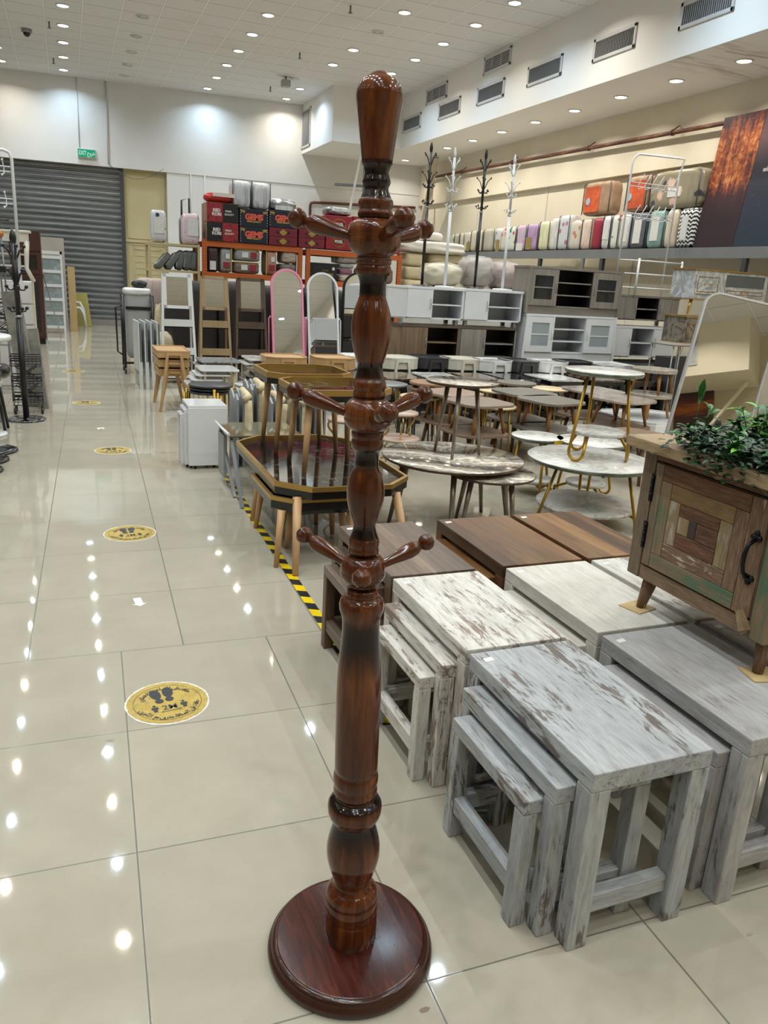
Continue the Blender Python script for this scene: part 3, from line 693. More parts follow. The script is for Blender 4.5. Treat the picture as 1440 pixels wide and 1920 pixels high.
seg('lower_hub', .93, 1.0); seg('lower_baluster', .995, 1.25); seg('middle_hub', 1.245, 1.318); seg('upper_baluster', 1.31, 1.56); seg('upper_hub', 1.555, 1.635); seg('neck', 1.625, 1.725); seg('finial', 1.715, 1.8595)
peg0 = None
for nm, z0, ph, h, dz in (('upper', 1.585, 28, .142, .036), ('middle', 1.266, 22, .15, .042), ('lower', .953, 8, .147, .05)):
    for k in range(3):
        a = R(ph + 120 * k); d = Vector((h * math.cos(a), h * math.sin(a), dz)); L = d.length
        mt = Vector((0, 0, 1)).rotation_difference(d.normalized()).to_matrix().to_4x4()
        org = tilt @ Vector((0, 0, z0))
        q = [(.02, .009), (.05, .0092), (.065, .0105), (.085, .0138), (.1, .0158), (.11, .0162), (.118, .0155), (.124, .0125), (.128, .0092), (.132, .009)]
        s = (L - .145) ; q = [(z + s * (z / .13), r) for z, r in q]
        pg = MB().lathe(q, 28).build('peg', M_rack, st_); pg.matrix_local = TR(*org) @ mt
        kb = [(L - .016 + .034 * (1 - math.cos(PI * i / 12)) / 2, max(.0178 * math.sin(PI * i / 12), .001)) for i in range(13)]
        kb[0] = (kb[0][0], .008)
        m = MB().lathe(kb, 36)
        for v in m.bm.verts:
            rr = math.hypot(v.co.x, v.co.y)
            if rr > .004 and v.co.z > L - .005:
                g = 1 + .035 * math.cos(8 * math.atan2(v.co.y, v.co.x)); v.co.x *= g; v.co.y *= g
        m.build('knob', M_rack, pg)

# ================================================================ NESTING TABLES
W_GREY = dict(base='a6a9ab', base2='b9bbbb', dark='868687', worn='5f544d', amount=.78)
W_WHITE = dict(base='d2cec6', base2='dedbd5', dark='aaa298', worn='7d6a5e', amount=.95)
def wset(k, d): return {a: washed('%s_%s' % (k, a), axis=a, **d) for a in 'xyz'}
M_ng, M_nw = wset('grey_washed', W_GREY), wset('white_washed', W_WHITE)
M_nw2 = wset('cream_washed', dict(base='cdc8bd', base2='d9d5cc', dark='b3ada3', worn='96897c', amount=.15))
M_ng2 = wset('grey_washed_pale', dict(base='a7a6a5', base2='b4b3b2', dark='8a8583', worn='6d625b', amount=.3))
BRN = {a: planks('sheesham_%s' % a, ('543a26', '85603c', '66482f', '9a7248', '5d4430'), a if a != 'z' else 'y', .085, .3) for a in 'xy'}
BRN['z'] = wood('sheesham_z', '4a2f1c', '6d4527', 'z', 12, 1.5, .4)
BRN2 = {a: planks('walnut_grey_%s' % a, ('5f5148', '7d6b5d', '66564b', '8b7767'), a, .1, .35) for a in 'xy'}; BRN2['z'] = wood('walnut_grey_z', '4f3c2d', '6a503b', 'z', 12, 1.5, .4)
def nest(x0, x1, y0, y1, h, M, label, group, leg=.055, slab=.05, left_rail=False, chip=0):
    t = thing('nesting_table', label, 'nesting table', ((x0 + x1) / 2, (y0 + y1) / 2, 0), group=group)
    W, L = (x1 - x0) / 2, (y1 - y0) / 2
    MB().box(-W, W, -L, L, h - slab, h).build('top', M['y'], t, .003)
    for sx in (-1, 1):
        for sy in (-1, 1):
            x, y = sx * (W - leg / 2), sy * (L - leg / 2)
            MB().box(x - leg / 2, x + leg / 2, y - leg / 2, y + leg / 2, 0, h - slab).build('leg', M['z'], t, .003)
    for sy in (-1, 1):
        y = sy * (L - leg / 2 - .004)
        MB().box(-W + leg, W - leg, y - .017, y + .017, .085, .135).build('stretcher', M['x'], t, .002)
    if left_rail:
        x = -W + .022
        MB().box(x - .017, x + .017, -L + leg, L - leg, .085, .135).build('stretcher', M['y'], t, .002)
    if chip:
        MB().prism([(-W + .02, L - .06), (-W + .05, L - .055), (-W + .05, L - .035), (-W + .02, L - .04)], h, h + .0008).build('price_label', M_peel, t)
    return t
NX = ((1.030, 1.375), (1.497, 1.860), (1.890, 2.245)); NY = ((1.163, 1.758), (1.778, 2.352), (2.372, 2.968))
mats = ((M_ng, M_ng2, M_ng2), (M_nw, M_nw2, M_nw), (BRN2, BRN, BRN))
cols = ('grey-washed', 'white-washed', 'brown')
wher = (('in the front set beside the coat stand', 'in the set under the cabinet\'s near legs', 'in the front set behind the cabinet'),
        ('in the set between coat stand and octagonal tables', 'in the set under the cabinet\'s far leg', 'in the set tucked behind the cabinet'),
        ('in the set right behind the coat stand', 'in the set below the swirled round table', 'in the set below the round hairpin table'))
for r in range(3):
    for c in range(3):
        M = mats[r][c]; (x0, x1), (y0, y1) = NX[c], NY[r]; g = '%s nesting tables' % cols[r]
        out = (.048, .097) if c == 0 else ((.033, .02) if c == 1 else (.02, .01))
        nest(x0, x1, y0, y1, .5, M, 'largest %s nesting table %s' % (cols[r], wher[r][c]), g, chip=1)
        wm = (x1 - x0) - .125
        ym = (y0 + y1) / 2
        # the middle and the small one stand inside, drawn out towards the aisle
        xm = x0 - out[0]
        nest(xm, xm + wm + .06, ym - .237, ym + .237, .43, M, 'middle %s nesting table %s' % (cols[r], wher[r][c]), g, .045, .045)
        xs = x0 - out[1] if c == 0 else x0 + .015
        nest(xs, xs + wm - (.03 if c == 0 else .05), ym - .19 + (.0), ym + .19, .37, M, 'smallest %s nesting table %s' % (cols[r], wher[r][c]), g, .042, .04, c == 0)

# ================================================================ RECLAIMED WOOD CABINET
RW = [washed('reclaimed_%s' % n, a, b, c, 'a89c8a', ax, .42, .6) for n, a, b, ax, c in (
    ('rail', '755d46', '8d745a', 'y', '5d4632'), ('post', '6f5f4c', '89785f', 'z', '5a4937'), ('red', '553522', '754a2e', 'y', '43281a'), ('pale', '87744f', '9d8765', 'z', '6f5c42'), ('honey', '7c5f3b', '957649', 'y', '654b2e'), ('teak', '65442a', '875f39', 'y', '52341e'))]
GREENW = {a: washed('reclaimed_green_' + a, '7d6a50', '8d7a5e', '6a5641', '4f6a52', a, 1.1, .6) for a in 'yz'}
WHW = {a: washed('reclaimed_flaked_' + a, '765840', '8a6c50', '5c4330', 'c9bfae', a, .9, .6) for a in 'yz'}
M_iron = plain('black_iron', '17181a', .4, .6)
cb = thing('cabinet', 'small reclaimed wood cabinet with patchwork door standing on the nesting tables', 'cabinet', (1.73, 1.67, .5))
def cy(y): return y - 1.67
M_carc = washed('reclaimed_carcass', '66533f', '7f6a52', '54422f', '9c9080', 'z', .4, .6)
m = MB().box(.02, .38, cy(1.39), cy(1.95), .125, .55); m.build('carcass', M_carc, cb)
MB().box(-.05, .42, cy(1.335), cy(2.005), .552, .587).build('top', washed('reclaimed_top', 'a08a68', 'b59f7c', '866f50', '6a5640', 'y', .45, .5), cb, .004)
for y0, y1 in ((1.38, 1.437), (1.905, 1.96)):
    MB().box(-.0, .05, cy(y0), cy(y1), .118, .552).build('corner_post', GREENW['z'] if y0 < 1.5 else RW[1], cb, .003)
MB().box(.004, .03, cy(1.437), cy(1.905), .522, .552).build('upper_rail', RW[2], cb, .002)
MB().box(.004, .03, cy(1.437), cy(1.905), .118, .166).build('lower_rail', RW[0], cb, .002)
dr = MB().box(.006, .026, cy(1.443), cy(1.899), .170, .518).build('door', RW[1], cb, .002)
def inlay(y0, y1, z0, z1, mat, d=.0):
    MB().box(-.002 - d, .01, cy(y0) + .0008, cy(y1) - .0008, z0 - .5 + .0008, z1 - .5 - .0008).build('inlay_board', mat, dr, .0012, 1)
inlay(1.862, 1.898, .672, 1.016, RW[1]); inlay(1.444, 1.508, .672, 1.016, WHW['z'])
inlay(1.508, 1.862, .965, 1.016, RW[5]); inlay(1.508, 1.862, .672, .722, GREENW['y'])
inlay(1.815, 1.862, .722, .965, GREENW['z']); inlay(1.508, 1.556, .722, .965, WHW['z'])
inlay(1.556, 1.815, .915, .965, RW[4]); inlay(1.556, 1.815, .722, .772, WHW['y'])
inlay(1.768, 1.815, .772, .915, RW[3]); inlay(1.556, 1.604, .772, .915, RW[3])
inlay(1.604, 1.768, .875, .915, RW[2]); inlay(1.604, 1.768, .772, .82, RW[2]); inlay(1.72, 1.768, .82, .875, RW[3]); inlay(1.604, 1.69, .82, .875, RW[2]); inlay(1.69, 1.72, .82, .875, plain('dark_end_grain', '3b3028', .6))
hd = MB().tube([(-.006, cy(1.468), .90 - .5), (-.03, cy(1.468), .885 - .5), (-.036, cy(1.468), .86 - .5), (-.036, cy(1.468), .83 - .5), (-.03, cy(1.468), .805 - .5), (-.006, cy(1.468), .79 - .5)], .006, 10)
for z in (.905, .787):
    for dy, dz in ((0, .012 if z > .85 else -.012), (.01, 0), (-.01, 0), (0, 0)): hd.lathe([(0, .009), (.006, .008), (.008, .003)], 12, m=TR(-.002, cy(1.468) + dy, z - .5 + dz) @ Matrix.Rotation(-PI / 2, 4, 'Y'))
hd.build('handle', M_iron, dr)
for z in (.93, .77):
    h = MB()
    for k in range(3): h.rod((-.004, cy(1.902), z - .5 - .04 + .028 * k), (-.004, cy(1.902), z - .5 - .015 + .028 * k), .005, n=8)
    h.box(-.003, .004, cy(1.892), cy(1.912), z - .545, z - .455); h.build('hinge', M_iron, cb)
m = MB().bar((-.012, cy(1.437), .64 - .5), (-.012, cy(1.468), .69 - .5), .03, .02, .016, .016); m.rod((-.024, cy(1.44), .64 - .5), (0, cy(1.44), .64 - .5), .011); m.build('wooden_latch', RW[3], cb)
m = MB().bar((-.012, cy(1.425), 1.03 - .5), (-.02, cy(1.415), .975 - .5), .028, .02, .016, .016); m.build('wooden_latch', RW[1], cb)
for (x, y, ox, oy) in ((.035, 1.905, -.0, .0), (.06, 1.425, 0, 0), (.34, 1.905, 0, 0), (.34, 1.425, 0, 0)):
    MB().rod((x, cy(y), .004), (x - .0 + .02 * (1 if x < .2 else -1), cy(y) + (.012 if y < 1.6 else -.012), .125), .015, .027, 16).build('leg', WHW['z'], cb)
M_card = plain('cardboard', 'b59c6f', .8)
for (x, y, a, lab) in ((1.755, 1.91, .3, 'cardboard pad under the cabinet leg on the white-washed table'), (1.79, 1.415, -.2, 'cardboard pad under the cabinet leg on the grey-washed table')):
    q = tag(MB().prism([(-.045, -.04), (.045, -.045), (.05, .035), (-.042, .045)], 0, .004).build('cardboard_pad', M_card), lab, 'cardboard'); q.location = (x, y, .5); q.rotation_euler = (0, 0, a)
# artificial greenery lying on the cabinet
random.seed(3)
M_leaf1 = plain('dark_green_leaf', '1f3d22', .4, var=.35, scale=30); M_leaf2 = plain('fresh_green_leaf', '2f6428', .35, var=.3, scale=25); M_leaf3 = plain('lime_leaf_edge', '6fae3a', .4, var=.25, scale=25)
gp = thing('artificial_plant', 'artificial green foliage mat lying on the reclaimed wood cabinet', 'artificial plant', (1.885, 1.60, 1.0885))
def leaf(m, p, d, L, Wd, droop=.25, roll=0):
    d = Vector(d).normalized(); s = d.cross(Vector((0, 0, 1)))
    s = s.normalized() if s.length > .01 else Vector((1, 0, 0)); n = s.cross(d)
    s = s * math.cos(roll) + n * math.sin(roll); n = s.cross(d)
    P = Vector(p); V = []; N = 5
    for i in range(N + 1):
        u = i / N; w = Wd * (math.sin(PI * min(1, .08 + u * .95)) ** .8) if i < N else .0005
        c = P + d * (L * u) - Vector((0, 0, 1)) * (droop * L * u * u)
        V += [c - s * w / 2 + n * w * .12, c, c + s * w / 2 + n * w * .12]
    F = []
    for i in range(N):
        for k in range(2): F.append((3 * i + k, 3 * i + k + 1, 3 * i + 3 + k + 1, 3 * i + 3 + k))
    m.poly(V, F, True)
m1, m2, m3, stem = MB(), MB(), MB(), MB()
for i in range(3200):   # small dense leaves
    x, y = random.uniform(-.225, .21), random.uniform(-.27, .25)
    if (x / .225) ** 2 + (y / .27) ** 2 > 1 and random.random() < .75: continue
    a = random.uniform(0, 2 * PI); z = random.uniform(.004, .06)
    if x < -.19: z = random.uniform(-.04, .045); x -= .012
    leaf(m1, (x, y, z), (math.cos(a), math.sin(a), random.uniform(-.2, .7)), random.uniform(.02, .034), random.uniform(.012, .018), .2, random.uniform(-.5, .5))
for i in range(72):     # larger sprigs
    x, y = random.uniform(-.19, .2), random.uniform(-.25, .2); a0 = random.uniform(0, 2 * PI); h = random.uniform(.05, .15)
    tip = Vector((x + .03 * math.cos(a0), y + .03 * math.sin(a0), h)); stem.tube([(x, y, .01), (x + .01 * math.cos(a0), y + .01 * math.sin(a0), h * .6), tip], .0016, 5)
    n = random.randint(7, 11)
    for k in range(n):
        a = a0 + 2 * PI * k / n * 1.37; u = .45 + .55 * k / n
        p = Vector((x, y, .01)).lerp(tip, u)
        (leaf)(m3 if random.random() < .22 else m2, p, (math.cos(a), math.sin(a), random.uniform(.15, 1.1)), random.uniform(.034, .06), random.uniform(.016, .025), .35, random.uniform(-.4, .4))
for (x, y, h) in ((-.12, .21, .16), (.0, -.17, .15), (.1, .05, .17)):
    stem.tube([(x, y, .02), (x + .01, y, h)], .0015, 5)
    for k in range(3): leaf(m2, (x + .005, y, h - .03 + .012 * k), (.3 * math.cos(k * 2.1), .3 * math.sin(k * 2.1), 1), .06, .02, .05)
m1.build('small_leaves', M_leaf1, gp)['kind'] = 'stuff'; m2.build('broad_leaves', M_leaf2, gp)['kind'] = 'stuff'; m3.build('lime_leaves', M_leaf3, gp)['kind'] = 'stuff'; stem.build('stems', M_leaf1, gp)['kind'] = 'stuff'

# ================================================================ OCCASIONAL TABLES
M_oakleg = wood('oak_leg', 'a8825a', 'c49c6e', 'z', 16, 1.4, .45)
M_brass = plain('brushed_brass', 'bd9a58', .3, .85, var=.06)
M_goldp = plain('gold_paint', 'a8842c', .35, .6, var=.1)
M_black = plain('black_lacquer', '0c0c0d', .25, var=0, coat=.3)
M_blkm = marble('black_marble', '0d0e0f', '8f9090', 1.7, .06, .006, third='121315', coat=.5)
M_blkm2 = marble('dark_brown_marble', '201814', '4c3a30', 5, .07, .05, coat=.6)
def legs(t, feet, tops, r1, r2, mat, n=12):
    for (fx, fy, fz), (tx, ty, tz) in zip(feet, tops): MB().rod((fx, fy, fz), (tx, ty, tz), r1, r2, n).build('leg', mat, t)
def octo(hx, hy, c): return [(hx, -hy + c), (hx, hy - c), (hx - c, hy), (-hx + c, hy), (-hx, hy - c), (-hx, -hy + c), (-hx + c, -hy), (hx - c, -hy)]
def octo_table(cx, cy, hx, hy, c, z, feet, topm, label, group, base=0, rim=.026, lr=.022):
    t = thing('octagonal_table', label, 'table', (cx, cy, base), group=group); z = z - base
    o = octo(hx, hy, c); i_ = octo(hx - .018, hy - .018, c - .006)
    MB().prism(octo(hx - .004, hy - .004, c - .002), z - .068, z - rim).build('apron', M_black, t)
    m = MB(); n = 8
    for k in range(n):
        a, b, p, q = o[k], o[(k + 1) % n], i_[k], i_[(k + 1) % n]
        z0, z1 = z - rim, z
        m.poly([(a[0], a[1], z0), (b[0], b[1], z0), (b[0], b[1], z1), (a[0], a[1], z1), (p[0], p[1], z0 + .004), (q[0], q[1], z0 + .004), (q[0], q[1], z1), (p[0], p[1], z1)],
               [(0, 1, 2, 3), (5, 4, 7, 6), (3, 2, 6, 7), (0, 4, 5, 1)])
    m.build('rim', M_brass, t)
    MB().prism(octo(hx - .018, hy - .018, c - .006), z - rim - .003, z - rim + .006).build('top', topm, t)
    F = [(x - cx, y - cy, 0) for x, y in feet]
    T = [(x * .86 if abs(x) < hx else x * (hx - .07) / abs(x), y * .86 if abs(y) < hy else y * (hy - .07) / abs(y), z - .068) for x, y, _ in F]
    legs(t, F, T, lr * .62, lr, M_oakleg, 14)
    return t
G = 'octagonal brass-rimmed tables'
octo_table(1.372, 4.437, .394, .688, .165, .45, [(1.036, 3.655), (1.70, 3.66), (1.02, 4.63), (1.70, 4.63)], M_blkm, 'large octagonal black marble table with brass rim on oak legs', G, lr=.026)
octo_table(1.235, 4.14, .28, .34, .1, .375, [(.968, 3.80), (1.43, 3.83), (1.006, 4.478), (1.40, 4.487)], M_blkm, 'octagonal table nested under the large black marble one', G, rim=.022)
octo_table(1.30, 4.17, .22, .2, .07, .30, [(1.10, 4.08), (1.45, 4.083), (1.11, 4.27), (1.44, 4.27)], M_blkm, 'smallest octagonal table hidden beneath the nested pair', G, rim=.022)
octo_table(1.375, 4.82, .275, .27, .09, .945, [(1.16, 4.98), (1.172, 4.66), (1.556, 4.98), (1.567, 4.645)], M_blkm2, 'small octagonal tray table standing on the black marble table, farther one', G, base=.43, rim=.034)
octo_table(1.41, 4.255, .285, .28, .09, .932, [(1.213, 4.489), (1.188, 4.07), (1.57, 4.43), (1.60, 4.06)], M_blkm, 'small octagonal tray table standing on the black marble table, nearer one', G, base=.43, rim=.034)

M_swirl = swirl('swirled_stone_print'); M_bredge = plain('brown_edge', '4b3421', .35)
M_champ = plain('champagne_metal', '8f8579', .32, .75, var=.05)
def disc_top(t, r, z, th, topm, edgem, x=0, y=0):
    MB().lathe([(z - th, r - .006), (z - th * .5, r), (z - .002, r)], 64, (x, y, 0)).build('edge', edgem, t)
    MB().lathe([(z - .002, r - .0005), (z, r - .003), (z, .002)], 64, (x, y, 0)).build('top', topm, t)
def round_table(cx, cy, r, z, feet, topm, edgem, legm, label, group, base=0, th=.02, lr=(.010, .019), spread=.72):
    t = thing('round_table', label, 'table', (cx, cy, base), group=group); z -= base
    disc_top(t, r, z, th, topm, edgem)
    F = [(x - cx, y - cy, 0) for x, y in feet]
    legs(t, F, [(x * spread, y * spread, z - th) for x, y, _ in F], lr[0], lr[1], legm)
    return t
def ringfeet(cx, cy, r, n, a0=0): return [(cx + r * math.cos(a0 + 2 * PI * k / n), cy + r * math.sin(a0 + 2 * PI * k / n)) for k in range(n)]
G = 'round tables with swirled stone tops'
round_table(2.275, 4.36, .462, .45, [(1.85, 4.365), (2.05, 4.70), (2.13, 4.03), (2.62, 4.52), (2.60, 4.12)], M_swirl, M_bredge, M_champ, 'large round swirled brown marble table behind the nesting tables', G, th=.018, lr=(.012, .02), spread=.8)
round_table(2.43, 4.12, .285, .40, ringfeet(2.43, 4.14, .24, 4, .4), M_swirl, M_bredge, M_champ, 'round swirled table tucked under the large one', G, th=.018)
round_table(2.315, 4.39, .236, .936, [(2.222, 4.524), (2.219, 4.261), (2.473, 4.367)], M_swirl, M_bredge, M_champ, 'small round swirled table standing on the large one', G, base=.45, th=.018, lr=(.010, .016), spread=.62)

M_whm = marble('white_marble', 'dddbd5', 'b9b6af', 3.5, .25, .06, third='d2cfc9')
M_whm2 = marble('glossy_white_marble', 'e2e1dd', 'a8a7a3', 2.5, .08, .05)
M_edge = plain('silvered_edge', '6f7668', .2, .5, var=.4, scale=14)
def two_tier(cx, cy, r1, z1, r2, z2, label, group, base=0, nl=3, a0=.3, dx=0, dy=0):
    """round top and smaller round shelf joined by bent hairpin rods"""
    t = thing('hairpin_table', label, 'table', (cx, cy, base), group=group); z1 -= base; z2 -= base
    disc_top(t, r1, z1, .026, M_whm, M_edge)
    sh = MB().lathe([(z2 - .024, r2), (z2 - .001, r2), (z2, r2 - .002), (z2, .002)], 48, (dx, dy, 0)).build('shelf', M_whm, t)
    for k in range(nl):
        a = a0 + 2 * PI * k / nl; d = Vector((math.cos(a), math.sin(a), 0)); s = Vector((-math.sin(a), math.cos(a), 0))
        rf = r1 * .86; P = [d * (r1 * .62) - s * .02 + Vector((0, 0, z1 - .026))]
        w = .055
        for i in range(9):
            q = PI * i / 8; P.append(d * rf - s * (w * math.cos(q)) + Vector((0, 0, .009 + w * (1 - math.sin(q)))))
        tgt = Vector((dx, dy, 0)) + d * (r2 * .8) + s * .03 + Vector((0, 0, z2 - .024))
        P.append(tgt)
        MB().tube(P, .0105, 8).build('leg', M_goldp, t)
    return t
G = 'two-tier hairpin tables with white tops'
two_tier(3.23, 4.18, .425, .45, .33, .14, 'large round white marble table on gold hairpin legs', G, a0=-.9)
two_tier(3.25, 4.19, .257, 1.04, .19, .645, 'small two-tier hairpin table standing on the large white one', G, base=.45, a0=-.65)
two_tier(3.285, 4.93, .2, .45, .16, .12, 'round white table left of the hairpin tower', G, a0=.6)
two_tier(3.63, 4.72, .26, .45, .15, .13, 'round white table behind the hairpin tower', G, a0=.2)
M_tape2 = plain('foil_wrap_yellow', 'c9a63c', .25, .3, var=.3, scale=30)
tag(MB().box(3.30, 3.42, 4.715, 4.722, .425, .452).build('wrap_strip', M_tape2), 'yellow packing strip on the edge of a round white table', 'packing')

# wooden nests with rounded tops, one standing on the other
def pick(s, r, n=5):
    """rounded square, sides gently bowed"""
    P = rrect(-s / 2, s / 2, -s / 2, s / 2, r, n); Q = []
    for x, y in P: k = 1 + .05 * (1 - min(1, abs(abs(x) - abs(y)) / (s / 2))) * -1 + .03; Q.append((x * k, y * k))
    return Q
TOPS = {'taupe': ('7a6b5f', '8c7d70'), 'grey': ('67635c', '797268'), 'rose': ('86705f', '9a8371'), 'walnut': ('6c5646', '7d6654'), 'tan': ('8a6a50', '9c7a5d')}
M_top = {k: wood('veneer_' + k, a, b, 'x', 14, 1.2, .35) for k, (a, b) in TOPS.items()}
M_top['stone'] = marble('grey_rose_marble', '83776e', 'a89c92', 2.2, .2, .16, third='6f635b')
M_top['granite'] = marble('cream_granite', 'c4bcab', '8b8378', 14, .25, .2, third='aaa18f')
M_wleg = wood('stained_leg', '7d5426', '9a6c38', 'z', 14, 1.4, .45)
M_wleg2 = wood('dark_stained_leg', '523621', '6d4a2e', 'z', 14, 1.4, .45)
def wood_table(cx, cy, s, z, rz, kind, legm, label, group, base=0, th=.022, n=4, round_=False):
    t = thing('wooden_table', label, 'table', (cx, cy, base), rz, group); h = z - base
    out = circ(0, 0, s / 2, 36) if round_ else pick(s, s * .24)
    MB().prism(out, h - th, h, inset=.003).build('top', M_top[kind], t)
    for k in range(n):
        a = PI / 4 + 2 * PI * k / n; d = Vector((math.cos(a), math.sin(a), 0)) * s
        MB().rod(d * .47, d * .36 + Vector((0, 0, h - th)), .013, .021, 12).build('leg', legm, t)
    return t
G = 'wooden coffee tables stacked in pairs'
for (x, y, s, rz, kind, lab) in (
        (3.26, 5.88, .50, .1, 'taupe', 'behind the small swirled table'),
        (3.26, 6.42, .50, .25, 'rose', 'left of the small swirled table'),
        (4.07, 6.46, .54, .05, 'grey', 'grey pair farther from the hairpin tower'),
        (4.06, 5.98, .52, .15, 'grey', 'grey pair closer to the hairpin tower'),
        (5.0, 6.62, .54, .1, 'stone', 'marbled pair behind the hairpin tower'),
        (4.93, 6.06, .54, .2, 'stone', 'marbled pair right of the hairpin tower')):
    lowk = 'walnut' if kind in ('stone', 'rose', 'taupe') else kind
    wood_table(x, y, s, .30, rz, lowk, M_wleg2, 'lower wooden table of the pair ' + lab if 'pair' not in lab else 'lower wooden table of the ' + lab, G)
    wood_table(x + .02, y - .01, s, .56, rz + .05, kind, M_wleg, 'upper wooden table of the pair ' + lab if 'pair' not in lab else 'upper wooden table of the ' + lab, G, base=.30)
G2 = 'round brown side tables in a stack'
for k in range(3):
    wood_table(3.33 - .02 * k, 7.0 - .03 * k, .42, .57 - .055 * k, 0, 'tan' if k == 0 else 'walnut', M_wleg, ('top', 'middle', 'bottom')[k] + ' round brown table of the stack left of swirled table', G2, n=3, round_=True)
wood_table(4.36, 7.05, .42, .57, 0, 'grey', M_wleg, 'oval grey-brown table behind the grey pairs', 'single wooden tables', round_=True)
wood_table(4.42, 5.15, .5, .4, .4, 'walnut', M_wleg2, 'walnut table beside the reclaimed cabinet', 'single wooden tables')
wood_table(4.62, 4.72, .36, .3, 0, 'walnut', M_wleg2, 'low walnut stool table behind the reclaimed cabinet', 'single wooden tables', round_=True)
# stone-topped stack on a white octagonal table
M_whgl = plain('white_gloss', 'd9dadb', .12, coat=.4, var=.02)
t = thing('octagonal_table', 'low white glossy octagonal table under the granite tables', 'table', (5.62, 6.42, 0))
MB().prism(octo(.46, .44, .19), .2, .30, inset=.01).build('top', M_whgl, t)
m = MB(); 
for k in range(8):
    a, b = octo(.46, .44, .19)[k], octo(.46, .44, .19)[(k + 1) % 8]; m.bar((a[0] * .98, a[1] * .98, .305), (b[0] * .98, b[1] * .98, .305), .014, .02)
m.build('rim', M_whgl, t); MB().prism(octo(.3, .3, .12), 0, .2).build('plinth', M_whgl, t)
G = 'granite topped tables on wooden legs'
wood_table(5.62, 6.45, .46, .55, .1, 'granite', M_wleg, 'lower round granite table on the white octagonal table', G, base=.30, th=.035, round_=True)
wood_table(5.68, 6.50, .46, .80, .4, 'granite', M_wleg, 'upper round granite table on the lower granite one', G, base=.55, th=.035, round_=True)
wood_table(6.18, 6.30, .44, .78, .2, 'granite', M_wleg, 'granite topped table peeking out beside the arch mirror', G, th=.035, round_=True)
# cream and gold rounds, ornate gold stands
M_crm = plain('cream_veneer', 'c9b48e', .35); M_pinkt = plain('pale_rose_top', 'b39a88', .35)
M_greyt = plain('slate_top', '6a6d6e', .35)
G = 'round side tables on thin metal legs'
for (x, y, r, z, tm, lm, lab) in ((2.74, 6.2, .11, .5, M_crm, M_black, 'cream round table on black legs closest to the coat stand'),
        (3.02, 6.55, .19, .5, M_crm, M_black, 'cream round table on black legs behind the swirled table'),
        (3.62, 6.2, .21, .47, M_crm, M_goldp, 'cream round table on gold legs behind the upper grey pair'),
        (4.1, 6.95, .22, .5, M_crm, M_goldp, 'cream round table on gold legs behind the grey pairs'),
        (4.82, 7.1, .2, .5, M_crm, M_goldp, 'cream round table on gold legs beside the marbled pair'),
        (3.0, 7.4, .24, .5, M_greyt, M_goldp, 'slate grey round table on gold legs behind the coat stand'),
        (4.1, 7.42, .22, .5, M_whm2, M_goldp, 'white marble round table on gold legs behind the swirled top'),
        (2.30, 6.45, .2, .48, M_pinkt, M_wleg2, 'pale round table right of the grey folding stools')):
    round_table(x, y, r, z, ringfeet(x, y, r * .95, 4, .5), tm, M_edge if tm is M_whm2 else tm, lm, lab, G, th=.02, lr=(.007, .009), spread=.85)
def ornate(cx, cy, label, zz=(.5, .29), r=.15):
    t = thing('ornate_table', label, 'table', (cx, cy, 0), group='two-tier tables with scrolled gold legs')
    MB().lathe([(zz[0] - .02, r), (zz[0], r), (zz[0], .002)], 32).build('top', M_pinkt, t); MB().lathe([(zz[1] - .02, r * 1.15), (zz[1], r * 1.15), (zz[1], .002)], 32).build('shelf', M_pinkt, t)
    for k in range(3):
        a = 2 * PI * k / 3 + .3; m = MB(); d = Vector((math.cos(a), math.sin(a), 0))
        P = []
        for i in range(25):
            u = i / 24; P.append(d * (r * .85 + .05 * math.sin(u * 5 * PI) * (.6 + .4 * u)) + Vector((0, 0, zz[0] - .02 - (zz[0] - .03) * u)))
        m.tube(P, .008, 7)
        for q in (.12, .4): m.tube([d * (r * .85 + .03 * math.cos(w / 6 * PI)) + Vector((0, 0, zz[1] * q * 2 + .03 * math.sin(w / 6 * PI))) for w in range(13)], .006, 6)
        m.build('leg', M_brass, t)
ornate(2.47, 5.72, 'two-tier rose-topped table with scrolled gold legs right of coat stand')
ornate(1.92, 5.45, 'two-tier rose-topped table with scrolled gold legs left of coat stand')
# low dark tables of the middle row, marble tops over black frames
M_brm = marble('brown_marble', '463229', '8a7263', 4, .07, .05, coat=.6)
def coffee(cx, cy, w, d, z, topm, label, group, rz=0):
    t = thing('coffee_table', label, 'coffee table', (cx, cy, 0), rz, group)
    MB().box(-w / 2, w / 2, -d / 2, d / 2, z - .018, z).build('top', topm, t, .002)
    m = MB().box(-w / 2 + .01, w / 2 - .01, -d / 2 + .01, d / 2 - .01, z - .07, z - .018); m.build('apron', M_black, t)
    for sx in (-1, 1):
        for sy in (-1, 1): x, y = sx * (w / 2 - .035), sy * (d / 2 - .035); MB().box(x - .025, x + .025, y - .025, y + .025, 0, z - .07).build('leg', M_black, t)
    MB().box(-w / 2 + .03, w / 2 - .03, -d / 2 + .03, d / 2 - .03, .1, .13).build('shelf', M_black, t)
    return t
G = 'black framed coffee tables with marble tops'
